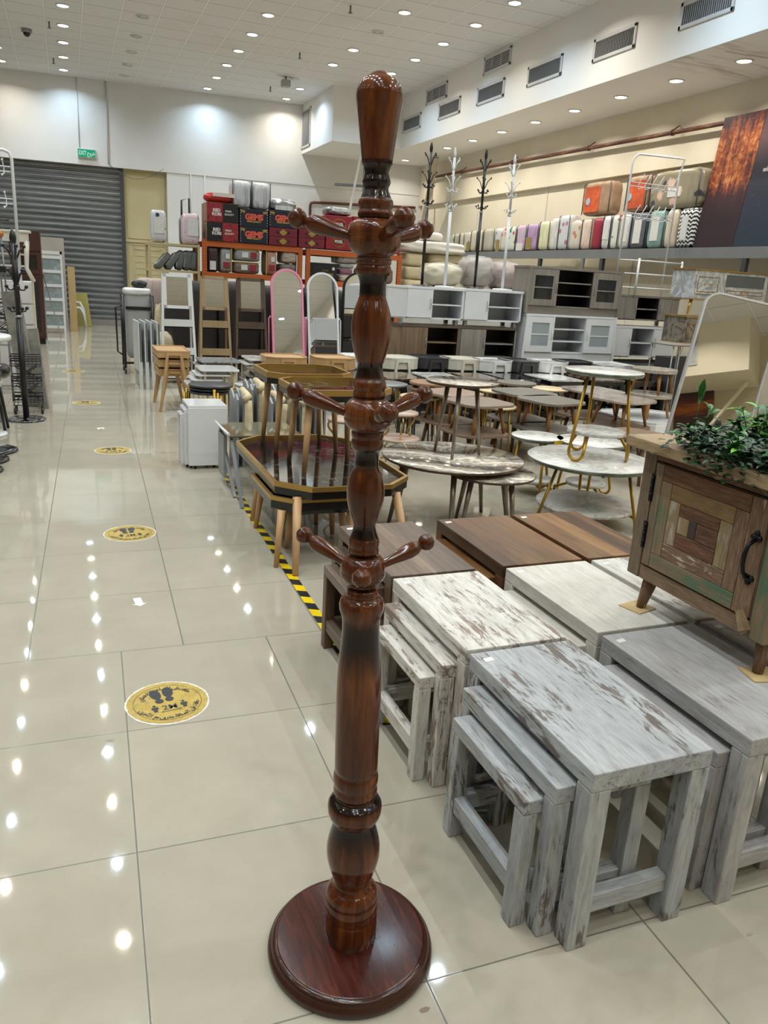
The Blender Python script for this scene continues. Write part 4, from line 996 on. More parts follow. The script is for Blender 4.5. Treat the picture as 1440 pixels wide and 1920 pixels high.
for (x, y, w, d, z, tm, lab) in ((3.39, 8.03, .42, .6, .5, M_brm, 'brown marble coffee table behind the coat stand'), (3.93, 8.05, .42, .6, .5, M_whm2, 'white marble coffee table next to the brown one'),
        (4.42, 8.05, .38, .6, .5, M_brm, 'brown marble coffee table behind the small swirled table'), (4.90, 8.06, .46, .62, .5, M_blkm, 'black marble coffee table in the dark row'),
        (5.50, 8.06, .46, .62, .5, M_whm2, 'white marble coffee table behind the hairpin tower'), (6.12, 8.06, .46, .62, .5, M_brm, 'brown marble coffee table right of the hairpin tower'),
        (6.70, 8.05, .46, .62, .5, M_blkm2, 'dark marble coffee table beside the granite tables'), (7.2, 8.4, .3, .4, .45, M_brm, 'small brown marble coffee table by the gilded cabinets')):
    coffee(x, y, w, d, z, tm, lab, G)
# tray tables stacked two by two, splayed A-shaped legs outside the trays
def tray(cx, cy, hx, hy, c, z, dep, mat, topm, label, group, rect=False):
    t = thing('tray_table', label, 'tray table', (cx, cy, 0), group=group)
    o = [(hx, -hy), (hx, hy), (-hx, hy), (-hx, -hy)] if rect else octo(hx, hy, c)
    MB().prism(o, z - dep, z - .012).build('tray', mat, t)
    m = MB()
    for k in range(len(o)):
        a, b = o[k], o[(k + 1) % len(o)]; m.bar((a[0] * .985, a[1] * .985, z - .006), (b[0] * .985, b[1] * .985, z - .006), .016, .014)
    m.build('rim', mat, t)
    MB().prism([(x * .96, y * .96) for x, y in o], z - .013, z - .009).build('tray_inside', topm, t)
    for sy in (-1, 1):
        m = MB(); y = sy * (hy + .012); y2 = sy * (hy + .03)
        for sx in (-1, 1): m.bar((sx * .07, y, z - .03), (sx * .16, y2, .0), .03, .022, side=(0, 1, 0))
        m.bar((-.085, y, z - .035), (.085, y, z - .035), .022, .028)
        m.build('a_frame_leg', mat, t)
    return t
M_oakt = wood('light_oak', 'a88459', 'bd9a6d', 'x', 12, 1, .4); M_crmw = plain('cream_white_lacquer', 'c9c5b8', .35); M_char = plain('charcoal_lacquer', '303236', .35); M_whl = plain('white_lacquer', 'd5d6d5', .3); M_blk2 = plain('black_ash', '1a1a1b', .4)
G = 'octagonal tray tables stacked in pairs'
for (x, y, mat, tm, lab) in ((2.22, 8.55, M_oakt, M_oakt, 'oak %s tray table in front of the pink mirror'), (2.80, 8.56, M_oakt, M_oakt, 'oak %s tray table right below the white mirror'), (3.24, 8.80, M_whl, M_whl, 'white %s tray table half behind the coat stand'),
        (3.66, 8.72, M_crmw, M_crmw, 'cream %s tray table right of the coat stand'), (4.14, 8.80, M_char, M_char, 'charcoal %s tray table between two cream ones'), (4.55, 8.73, M_crmw, M_crmw, 'cream %s tray table right of the first charcoal one'),
        (4.93, 8.62, M_whl, M_whm2, 'white %s tray table left of the second charcoal one'), (5.33, 8.62, M_char, M_char, 'second charcoal %s tray table in the row'), (5.75, 8.60, M_whl, M_whm2, 'white marbled %s tray table under the white cabinet'),
        (6.17, 8.66, M_blk2, M_blk2, 'black %s tray table right of the marbled one')):
    tray(x, y, .235, .22, .085, .64, .13, mat, tm, lab % 'upper', G); tray(x, y, .228, .19, .08, .47, .12, mat, tm, lab % 'lower', G)
for (x, mat, lab) in ((6.72, M_whl, 'white rectangular tray table with marbled top'), (7.3, M_blk2, 'black rectangular tray table below the right units')):
    tray(x, 8.62, .27, .25, .1, .62, .13, mat, M_whm2 if mat is M_whl else M_blk2, lab, 'rectangular tray tables', True)
for k, (z, lab) in enumerate(((.655, 'top'), (.555, 'middle'), (.455, 'bottom'))):
    tray(1.03, 8.93, .17 - .004 * k, .31 - .02 * k, .05, z, .075, M_oakt, M_oakt, lab + ' oak tray table of the stack by the aisle', 'oak tray tables by the aisle', True)
# white waterfall box tables nested by the aisle
for k, (x0, x1, y0, y1, z, lab) in enumerate(((.815, 1.115, 6.015, 6.36, .505, 'largest'), (.79, 1.07, 6.06, 6.31, .465, 'middle'), (.765, 1.02, 6.10, 6.27, .425, 'smallest'))):
    t = thing('box_table', lab + ' white glossy waterfall table of the nest by the aisle', 'nesting table', ((x0 + x1) / 2, (y0 + y1) / 2, 0), group='white waterfall tables'); W, L = (x1 - x0) / 2, (y1 - y0) / 2
    MB().box(-W, W, -L, L, z - .018, z).build('top', M_whgl, t, .003)
    for sy in (-1, 1): MB().box(-W, W, sy * L - (.009 if sy > 0 else -.0) - .009, sy * L + (.0 if sy > 0 else .018), .028, z - .018).build('side_panel', M_whgl, t, .003)
    for sx in (-1, 1):
        for sy in (-1, 1): MB().rod((sx * (W - .05), sy * (L - .012), 0), (sx * (W - .05), sy * (L - .012), .028), .011).build('caster', M_black, t)
# round tops, nested sets near the aisle
G = 'stacked round tops by the folding stools'
for k in range(3):
    x, y = 1.19 - .012 * k, 7.23
    round_table(x, y, .205 if k == 0 else .19, .50 - .03 * k, ringfeet(x, y, .235, 3, .5 + .2 * k), plain('matt_black_top', '24272c', .4), M_black, M_goldp, ('top', 'middle', 'bottom')[k] + ' black round table of the stack on gold legs', G, lr=(.010, .013), spread=.9)
    x = 1.61 - .015 * k
    round_table(x, y + .05, .185 if k == 0 else .172, .50 - .03 * k, ringfeet(x, y + .05, .21, 3, .9 + .2 * k), M_whm2, M_whl, M_goldp, ('top', 'middle', 'bottom')[k] + ' white marble round table of the stack on gold legs', G, lr=(.009, .011), spread=.9)
M_gm = marble('grey_marble', '6f7376', '9a9da0', 5, .2, .12, third='5b5f63'); M_dkm = marble('dark_wood_marble', '4c423b', '6e6259', 6, .2, .15); M_frm = plain('cream_frame', 'c8bfa6', .4)
def nest4(cx, cy, w, d, z, topm, edgem, frame, lab, n=4):
    for k in range(n):
        s = 1 - .09 * k; x = cx - .06 * k
        t = thing('nested_side_table', ('highest', 'second highest', 'third highest', 'lowest')[k] + ' of the nested %s side tables' % lab, 'side table', (x, cy, 0), group='nested rounded side tables'); zz = z - .05 * k
        MB().prism(rrect(-w / 2 * s, w / 2 * s, -d / 2 * s, d / 2 * s, .05), zz - .016, zz, inset=.003).build('top', topm, t)
        for sx in (-1, 1):
            m = MB(); x1 = sx * (w / 2 * s - .05)
            for sy in (-1, 1): y1 = sy * (d / 2 * s - .05); m.box(x1 - .012, x1 + .012, y1 - .012, y1 + .012, 0, zz - .016)
            m.box(x1 - .012, x1 + .012, -d / 2 * s + .05, d / 2 * s - .05, zz - .04, zz - .016); m.build('leg_frame', frame, t)
nest4(1.40, 8.12, .40, .44, .545, M_whgl, M_whl, M_frm, 'white gloss')
nest4(1.95, 8.12, .42, .44, .535, M_dkm, M_dkm, M_frm, 'dark veined')
nest4(1.52, 8.75, .44, .46, .56, M_gm, M_gm, M_crmw, 'grey marble', 2)
nest4(2.05, 8.85, .42, .46, .58, M_whm2, M_whl, M_crmw, 'white marble', 2)
# grey folding stools with canvas seats
M_gboard = plain('grey_stool_board', '8b8e90', .45); M_canvas = plain('cream_canvas', 'c6b693', .8, var=.12, scale=20)
random.seed(11)
fs = [(1.22, 6.17, .60), (1.36, 6.30, .66), (1.47, 6.12, .58), (1.58, 6.24, .62), (1.68, 6.14, .57), (1.79, 6.10, .60), (1.90, 6.16, .56)]
for k, (x, y, h) in enumerate(fs):
    t = thing('folding_stool', 'grey folding stool with cream canvas, %s from the aisle' % ORD[k], 'folding stool', (x, y, 0), random.uniform(-.08, .08), 'grey folding stools')
    for dx, dy in ((-.028, 0), (.022, .02)):
        m = MB(); P = [(-.17 + dy, 0), (.17 + dy, 0), (.17 + dy, h - .03), (.12 + dy, h), (.05 + dy, h - .02), (-.03 + dy, h - .06), (-.10 + dy, h - .01), (-.17 + dy, h - .05)]
        V = [(dx, a, b) for a, b in P] + [(dx + .016, a, b) for a, b in P]; n = len(P)
        m.poly(V, [tuple(range(n)), tuple(range(2 * n - 1, n - 1, -1))] + [(i, (i + 1) % n, n + (i + 1) % n, n + i) for i in range(n)])
        m.build('side_board', M_gboard, t)
    if k < 6:
        m = MB(); V = []; F = []
        for i in range(8):
            u = i / 7; zz = h - .05 - .42 * u; yy = -.19 - .02 * math.sin(u * 3 + k); V += [(.03 - .01 * u, yy + .03 * math.sin(k), zz), (.085 + .01 * math.sin(k + u * 2), yy, zz - .02 * u)]
        for i in range(7): F.append((2 * i, 2 * i + 1, 2 * i + 3, 2 * i + 2))
        m.poly(V, F, True); m.tube([(.02, -.19, h - .05), (.06, -.175, h - .02), (.065, .1, h - .01)], .028, 8)
        s = m.build('canvas', M_canvas, t); q = s.modifiers.new('thick', 'SOLIDIFY'); q.thickness = .004
# folding trestle with smoked mirror top beside the octagonal table
t = thing('folding_table', 'grey folding trestle with smoked glass top left of octagonal table', 'folding table', (1.2, 5.45, 0))
m_sm = plain('smoked_glass_top', '77715a', .08, .2, var=.1, coat=.5)
MB().box(-.22, .30, -.24, .26, .415, .43).build('top', m_sm, t, .004)
m = MB(); m.tube([(-.22, -.24, .438), (-.225, 0, .436), (-.23, .26, .438)], .01, 6); m.build('edge_wrap', M_whl, t)
for (a, b) in (((-.2, .22, .41), (-.19, -.29, 0)), ((-.2, -.2, .41), (-.19, -.55, 0)), ((.26, .22, .41), (.27, -.2, 0)), ((.26, -.2, .41), (.27, .22, 0))): MB().bar(a, b, .022, .022).build('leg', plain('grey_tube', '85888a', .4, .3), t)
MB().box(-.215, -.19, .0, .22, .07, .38).build('side_panel', M_gboard, t); 
tag(MB().pillow(1.3, 1.62, 5.62, 5.95, 0, .2, 6, 6).build('storage_box', M_gboard), 'low grey box on the floor beneath the folding trestle', 'box')

# ================================================================ CABINETS BEHIND THE TABLES
M_wu = plain('white_cabinet', 'cfd1d4', .4, var=.03); M_wu2 = plain('white_cabinet_inside', 'bfc3c7', .5, var=.03)
M_gw = wood('grey_oak', '6a655f', '918a81', 'z', 16, 1.2, .5); M_gwx = wood('grey_oak_level', '6b655f', '837c74', 'x', 16, 1.2, .5)
M_bw = wood('brown_oak', '57452f', '86705a', 'z', 14, 1.1, .5); M_bwd = plain('dark_cabinet_inside', '24211f', .6); M_bwx = wood('brown_oak_level', '4a3d32', '5b4b3d', 'x', 14, 1.1, .5)
M_gdk = plain('dark_glass', '1d2124', .08, var=0, coat=.4); M_gpale = plain('pale_glass', '8f989c', .08, var=0, coat=.4)
M_chrome = plain('chrome', 'b9bbbd', .2, .9, var=0); M_hole = plain('cable_cap_white', 'd9dadb', .4)
def unit(x0, x1, y, z0, z1, front, inside, topm, label, group, doors, ncomp, legs_=.07, chamfer=0, depth=.38, holes=0, slant=0, glass=None, apron=0):
    """low media cabinet facing the aisle: doors = list of (from, to) fractions; open shelves between"""
    t = thing('media_cabinet', label, 'cabinet', ((x0 + x1) / 2, y, z0), group=group); W = (x1 - x0) / 2; H = z1 - z0; b = legs_ + apron
    th = .018
    if chamfer: out = [(-W + chamfer, 0), (W, 0), (W, depth), (-W, depth), (-W, .16)]
    else: out = [(-W, 0), (W, 0), (W, depth), (-W, depth)]
    MB().prism([(a * (1.015), p - .012 if p < .1 else p) for a, p in out], H - .03, H).build('top', topm, t, .002)
    MB().prism(out, b, b + th).build('bottom', front, t, .001)
    for sx in (-1, 1):
        m = MB()
        if chamfer and sx < 0: m.poly([(-W + chamfer, 0, b), (-W, .16, b), (-W, depth, b), (-W + chamfer, 0, H - .03), (-W, .16, H - .03), (-W, depth, H - .03), (-W + chamfer + .016, .0, b), (-W + .016, .165, b), (-W + .016, depth, b), (-W + chamfer + .016, .0, H - .03), (-W + .016, .165, H - .03), (-W + .016, depth, H - .03)], [(0, 1, 4, 3), (1, 2, 5, 4), (6, 9, 10, 7), (7, 10, 11, 8), (0, 3, 9, 6), (2, 8, 11, 5)])
        elif slant:
            x = sx * W; m.poly([(x + sx * slant, -.02, 0), (x + sx * slant, depth, 0), (x, depth, H), (x, -.02, H), (x + sx * (slant - .035), -.02, 0), (x + sx * (slant - .035), depth, 0), (x - sx * .035, depth, H), (x - sx * .035, -.02, H)], [(0, 1, 2, 3), (7, 6, 5, 4), (0, 3, 7, 4), (1, 5, 6, 2), (3, 2, 6, 7), (0, 4, 5, 1)])
        else: x = sx * (W - th / 2); m.box(x - th / 2, x + th / 2, 0, depth, b, H - .03)
        m.build('side_panel', front, t)
    MB().box(-W + .02, W - .02, depth - .01, depth, b, H - .03).build('back_panel', inside, t)
    if apron: MB().box(-W, W, .005, .025, legs_, b).build('plinth', topm, t)
    edges = sorted([e for d in doors for e in d])
    L0 = -W + (chamfer or th); span = W - th - L0
    opens = []; cur = 0.0
    for a, c in sorted(doors):
        if a > cur + .02: opens.append((cur, a))
        cur = c
    if cur < .98: opens.append((cur, 1.0))
    for a, c in doors:
        xa, xc = L0 + span * a, L0 + span * c; za, zc = b + th, H - .034
        if glass:
            dd = MB(); f = .055 * (xc - xa) / .4 + .02
            dd.box(xa, xa + f, -.016, .0, za, zc); dd.box(xc - f, xc, -.016, 0, za, zc); dd.box(xa + f, xc - f, -.016, 0, za, za + f); dd.box(xa + f, xc - f, -.016, 0, zc - f, zc); dd.box(xa + f, xc - f, -.014, -.002, (za + zc) / 2 - .008, (za + zc) / 2 + .008)
            d = dd.build('door', front, t); MB().box(xa + f, xc - f, -.008, -.005, za + f, zc - f).build('glass_pane', glass, d)
        else: d = MB().box(xa, xc, -.016, 0, za, zc).build('door', front, t, .001)
        hx = xc - .03 if (a + c) / 2 < .5 else xa + .03
        MB().tube([(hx, -.016, (za + zc) / 2 - .06), (hx, -.034, (za + zc) / 2 - .055), (hx, -.034, (za + zc) / 2 + .055), (hx, -.016, (za + zc) / 2 + .06)], .005, 6).build('handle', M_chrome if not glass else front, d)
    for a, c in opens:
        xa, xc = L0 + span * a, L0 + span * c
        for x in ((xa, xc) if doors else ()):
            MB().box(x - .008, x + .008, .002, depth - .01, b + th, H - .03).build('divider', inside, t)
        for k in range(1, ncomp): zz = b + (H - .03 - b) * k / ncomp; MB().box(xa, xc, .01, depth - .01, zz - .008, zz + .008).build('shelf', front, t)
        for k in range(holes):
            zz = b + (H - .03 - b) * (k + .55) / ncomp; MB().lathe([(0, .032), (-.006, .03)], 18, m=TR(xa + .09, depth - .012, zz) @ Matrix.Rotation(-PI / 2, 4, 'X')).build('cable_cap', M_hole, t)
    if legs_:
        for sx in (-1, 1):
            for yy in (.04, depth - .04): x = sx * (W - (.14 if chamfer and sx < 0 else .07)); MB().box(x - .022, x + .022, yy - .022, yy + .022, 0, legs_).build('leg', M_steel if legs_ < .2 else front, t)
    return t
Yt = 9.2
G = 'media cabinets stacked along the back'
unit(3.765, 4.765, Yt, 1.0, 1.466, M_wu, M_wu2, M_wu, 'white corner media cabinet on top, left of its white twin', G, [(0, .45)], 2, .07, .2, holes=2)
unit(4.775, 5.66, Yt + .03, 1.0, 1.475, M_wu, M_wu2, M_wu, 'white media cabinet on top beside the grey display unit', G, [(0, .42)], 2, .07, 0, holes=2)
unit(3.74, 4.74, Yt, .54, .995, M_bw, M_bwd, M_bwx, 'brown oak corner media cabinet under the left white one', G, [(0, .45)], 2, .05, .18)
unit(4.76, 5.62, Yt + .03, .54, .995, M_gw, M_bwd, M_bwx, 'grey oak media cabinet under the right white one', G, [(0, .45)], 2, .05)
unit(5.70, 7.22, Yt, 1.205, 1.815, M_gw, M_bwd, M_gwx, 'large grey oak display cabinet with dark glass doors', G, [(0, .3), (.68, 1)], 3, 0, 0, holes=3, glass=M_gdk, slant=.012, apron=.09)
unit(5.72, 7.20, Yt - .02, .58, 1.2, M_wu, M_wu2, M_wu, 'large white display cabinet under the grey one', G, [(0, .3), (.66, 1)], 3, 0, 0, holes=3, glass=M_gpale, slant=.03, apron=.1)
unit(7.24, 8.40, Yt + .12, 1.09, 1.52, M_gw, M_bwd, M_gwx, 'grey oak media cabinet carrying the white garment rack', G, [(0, .33), (.68, 1)], 2, .08)
unit(7.20, 8.38, Yt + .1, .58, 1.085, M_wu, M_wu2, M_wu, 'white media cabinet on the lower row by the gilded drawers', G, [(0, .33), (.68, 1)], 2, .06)
M_crate = plain('dark_crate', '2a2725', .7)
for (x0, x1, lab) in ((3.72, 5.66, 'dark plinth under the brown and grey media cabinets'), (5.68, 7.24, 'dark plinth under the large white display cabinet'), (7.27, 8.42, 'dark plinth under the right media cabinets')):
    tag(MB().box(x0, x1, Yt + .02, Yt + .5, 0, .538 if x0 < 5 else .578).build('plinth_crate', M_crate), lab, 'plinth')
# hat stands on top
def hatstand(x, y, z, h, mat, basem, label, group, br=.13, s=1.0):
    t = thing('hat_stand', label, 'hat stand', (x, y, z), group=group)
    MB().lathe([(0, br), (.012, br), (.018, br * .92), (.022, .03), (.022, .003)], 40).build('base', basem, t)
    MB().rod((0, 0, .02), (0, 0, h * .56), .019 * s, n=14).build('lower_pole', mat, t)
    m = MB().rod((0, 0, h * .56), (0, 0, h * .93), .016 * s, n=14); m.lathe([(h * .93, .016 * s), (h * .95, .02 * s), (h * .965, .019 * s), (h * .985, .011 * s), (h, .002)], 14); m.build('upper_pole', mat, t)
    MB().lathe([(h * .553, .022 * s), (h * .565, .022 * s)], 14).build('collar', M_chrome, t)
    def hook(z0, a, up_, r):
        d = Vector((math.cos(a), math.sin(a), 0)); m = MB()
        if up_: P = [Vector((0, 0, z0)) + d * .012, Vector((0, 0, z0 + .04)) + d * .03, Vector((0, 0, z0 + .09)) + d * .05, Vector((0, 0, z0 + .13)) + d * r]
        else: P = [Vector((0, 0, z0)) + d * .012, Vector((0, 0, z0 - .03)) + d * .035, Vector((0, 0, z0 - .03)) + d * .065, Vector((0, 0, z0 + .0)) + d * r]
        m.tube(P, .0055 * s, 7); m.ball(P[-1], .0115 * s, 8); m.build('hook', mat, t)
    for z0, k0, u_ in ((h * .84, .3, True), (h * .72, .9, True), (h * .71, .2, False), (h * .6, .5, False)):
        for k in range(4): hook(z0, k0 + PI / 2 * k, u_, .09 if u_ else .085)
    return t
M_blkmet = plain('black_powder_coat', '141416', .35, var=0); M_whmet = plain('white_powder_coat', 'd2d4d6', .35, var=.02); M_marb_b = marble('wrapped_black_base', '131313', '8d8d8c', 9, .15, .04)
G = 'hat stands on the white cabinets'
hatstand(4.235, 9.38, 1.468, 1.70, M_blkmet, M_marb_b, 'black hat stand on the left white cabinet', G)
hatstand(4.58, 9.42, 1.468, 1.68, M_whmet, M_whmet, 'white hat stand between the two black ones', G)
hatstand(5.01, 9.40, 1.477, 1.70, M_blkmet, M_marb_b, 'black hat stand on the right white cabinet', G)
hatstand(5.43, 9.40, 1.477, 1.68, M_whmet, M_whmet, 'white hat stand right of the second black one', G)
# white garment rack on the grey-oak cabinet
gr_ = thing('garment_rack', 'white tubular garment rack with hooks standing on grey oak cabinet', 'garment rack', (7.75, 9.48, 1.522))
m = MB()
m.tube([(-.42, 0, .0), (-.42, 0, 1.72), (-.40, 0, 1.80), (-.33, 0, 1.86), (.36, 0, 1.88), (.42, -.06, 1.86), (.42, -.03, 1.76), (.42, 0, 1.66), (.42, 0, 0)], .014, 10); m.build('frame', M_whmet, gr_)
for z in (1.50, 1.45, 1.10, 1.05): MB().tube([(-.42, 0, z), (.42, 0, z)], .006, 7).build('crossbar', M_whmet, gr_)
for z in (1.475, 1.075):
    for k in range(6):
        x = -.28 + .115 * k; m = MB().tube([(x + .05, -.05, z + .13), (x + .01, -.03, z + .04), (x, -.01, z - .02), (x, -.03, z - .06), (x + .04, -.08, z - .04)], .005, 6); m.ball((x + .05, -.05, z + .13), .01, 8); m.ball((x + .04, -.08, z - .04), .01, 8); m.build('hook', M_whmet, gr_)
m = MB()
for x in (-.22, .55): m.tube([(x, -.2, 0), (x, -.2, .50)], .016, 10)
for z in (.47, .29, .1): m.tube([(-.22, -.2, z), (.55, -.2, z)], .010, 8); m.tube([(-.42, 0, z), (-.22, -.2, z)], .009, 7); m.tube([(.42, 0, z), (.55, -.2, z)], .009, 7)
m.build('shoe_rack', M_whmet, gr_)
# marble-effect cabinets with gilded edges at the far right
M_mw = marble('grey_white_marble_foil', 'b5b7b8', '8b8e90', 4, .3, .12, third='c6c8c8'); M_md = marble('dark_marble_foil', '57524c', '857b6d', 4, .3, .12, third='443f3a')
def gilt(x, y, z0, w, h, d, mat, legh, label):
    t = thing('drawer_cabinet', label, 'cabinet', (x, y, z0), group='gilded marble-effect cabinets')
    MB().box(0, w, 0, d, legh, legh + h).build('body', mat, t)
    MB().box(-.012, w + .012, -.012, d, legh + h, legh + h + .018).build('top', M_brass, t); MB().box(-.01, w + .01, -.01, d, legh - .012, legh).build('base_band', M_brass, t)
    for (a, b, c, e) in ((.03, .30 * w / .9, .06, h - .05), (.38 * w / .9, .86 * w / .9, .05, h * .42)):
        dr_ = MB().box(a, b, -.014, 0, legh + c, legh + e).build('drawer', mat, t)
        m = MB(); q = .012
        m.box(a + .02, b - .02, -.018, -.013, legh + c + .02, legh + c + .02 + q * .6); m.box(a + .02, b - .02, -.018, -.013, legh + e - .02 - q * .6, legh + e - .02); m.box(a + .02, a + .02 + q * .6, -.018, -.013, legh + c + .02, legh + e - .02); m.box(b - .02 - q * .6, b - .02, -.018, -.013, legh + c + .02, legh + e - .02)
        m.build('gilt_line', M_brass, dr_)
        cx, cz = (a + b) / 2, legh + (c + e) / 2; MB().tube([(cx - .06, -.014, cz), (cx - .05, -.04, cz), (cx + .05, -.04, cz), (cx + .06, -.014, cz)], .006, 6).build('handle', M_brass, dr_)
    MB().box(.38 * w / .9, .86 * w / .9, -.002, .001, legh + h * .48, legh + h - .03).build('niche', plain('mirror_backed_niche', '5d6261', .15, .2), t)
    for xx in (.05, w - .05):
        MB().rod((xx - (.03 if xx < .2 else -.03), .05, 0), (xx, .05, legh - .012), .011, .022).build('leg', M_brass, t)
    return t
gilt(7.02, 7.6, 1.335, 1.18, .33, .38, M_mw, .19, 'white marble-effect cabinet with gilt drawer lines on top')
gilt(6.98, 7.58, .80, 1.05, .30, .38, M_md, .20, 'dark marble-effect cabinet under the white gilded one')
tag(MB().box(6.95, 8.2, 7.56, 7.98, 0, .798).build('plinth_crate', M_crate), 'dark plinth under the gilded marble-effect cabinets', 'plinth')
t = thing('metal_leg_table', 'small grey topped table on thin metal legs by the gilded cabinets', 'table', (6.62, 7.3, 0)); MB().box(-.2, .24, -.2, .2, .985, 1.0).build('top', M_gwx, t)
for (x, y) in ((-.18, -.18), (.22, -.18), (.22, .18), (-.18, .18), (-.08, -.18)): MB().rod((x, y, 0), (x, y, .985), .008, n=8).build('leg', M_steel, t)

# ================================================================ LEANING MIRRORS AT THE RIGHT
t = NT('mirror_silver'); M_mir = t.done((.86, .87, .87, 1), .01, 1, .5)
M_silv = plain('silver_frame', 'c2c3c4', .25, .5, var=.02); M_mside = plain('mirror_back', '6c6d6e', .5); M_goldf = plain('amber_gold_frame', 'b37d2c', .3, .6)
def panel_mirror(P0, U, Rv, w, h, r, fw_, frame, label, thick=.03, sidem=None):
    """rounded mirror: P0 lower left corner, U up, Rv right"""
    U = Vector(U).normalized(); Rv = Vector(Rv); Rv = (Rv - U * Rv.dot(U)).normalized(); N = Rv.cross(U)
    M = Matrix(((Rv.x, U.x, N.x, P0[0]), (Rv.y, U.y, N.y, P0[1]), (Rv.z, U.z, N.z, P0[2]), (0, 0, 0, 1)))
    t = thing('leaning_mirror', label, 'mirror', P0); t.matrix_world = M
    o = rrect(0, w, 0, h, r, 10); i_ = rrect(fw_, w - fw_, fw_, h - fw_, max(r - fw_, .005), 10); n = len(o)
    m = MB(); V = [(x, y, .006) for x, y in o] + [(x, y, .006) for x, y in i_] + [(x, y, -.002) for x, y in i_] + [(x, y, -thick) for x, y in o]
    m.poly(V, [(k, (k + 1) % n, n + (k + 1) % n, n + k) for k in range(n)] + [(n + k, n + (k + 1) % n, 2 * n + (k + 1) % n, 2 * n + k) for k in range(n)] + [(3 * n + k, 3 * n + (k + 1) % n, (k + 1) % n, k) for k in range(n)])
    m.build('frame', frame, t); MB().prism(i_, -.004, -.001).build('glass', M_mir, t); MB().prism(o, -thick - .002, -thick + .002).build('back', sidem or M_mside, t)
    return t
panel_mirror((2.724, 3.112, 0), (.265, .1176, .957), (.839, -.525, -.143), .405, 1.645, .075, .010, M_silv, 'tall rounded mirror with thin silver frame leaning behind the plant', .045)
panel_mirror((3.22, 2.93, 0), (.265, .1176, .957), (.839, -.525, -.143), .5, 1.28, .02, .018, M_goldf, 'mirror with amber gold frame at the picture edge', .03)
hatstand(2.49, 2.42, 0, 1.06, M_blkmet, M_blkmet, 'black hat stand whose tip rises behind the plant', 'hat stand behind the cabinet', s=.9)
# arched cheval mirrors
M_pink = plain('pink_frame', 'd9829c', .4, var=.03)
def arch(cx, y, w, ztop, frame, label, tilt_=.2):
    t = thing('cheval_mirror', label, 'mirror', (cx, y, 0), group='arched cheval mirrors')
    def arc(r, z0, zc, n=20): return [(-r, z0)] + [(-r * math.cos(PI * k / n), zc + r * math.sin(PI * k / n)) for k in range(n + 1)] + [(r, z0)]
    r = w / 2; o = arc(r, .06, ztop - r); i_ = arc(r - .03, .09, ztop - r); n = len(o)
    ct, s_ = math.cos(tilt_), math.sin(tilt_)
    def T(x, z, d): return (x, (z - .9) * s_ + d * ct, .9 + (z - .9) * ct - d * s_)
    m = MB(); V = [T(x, z, -.012) for x, z in o] + [T(x, z, -.012) for x, z in i_] + [T(x, z, .0) for x, z in i_] + [T(x, z, .02) for x, z in o]
    m.poly(V, [(k, (k + 1) % n, n + (k + 1) % n, n + k) for k in range(n)] + [(n + k, n + (k + 1) % n, 2 * n + (k + 1) % n, 2 * n + k) for k in range(n)] + [(3 * n + k, 3 * n + (k + 1) % n, (k + 1) % n, k) for k in range(n)])
    m.build('frame', frame, t)
    m = MB(); m.poly([T(x, z, .0) for x, z in i_], [tuple(range(n))]); m.build('glass', M_mir, t)
    m = MB(); m.poly([T(x, z, .02) for x, z in o], [tuple(range(n))]); m.build('back', M_mside, t)
    for sx in (-1, 1):
        x = sx * (r + .035); MB().tube([(x - sx * .035, .02, .9), (x - sx * .02, .02, .93), (x, .02, .9), (x, -.06, .05), (x, -.16, .012), (x, .2, .012)], .012, 8).build('stand', frame, t)
    return t
arch(2.905, 11.0, .475, 1.60, M_pink, 'arched cheval mirror with pink frame')
arch(3.45, 11.05, .475, 1.58, M_whmet, 'arched cheval mirror with white frame')
arch(3.99, 11.1, .475, 1.60, M_blkmet, 'arched cheval mirror with black frame beside the coat stand', .02)
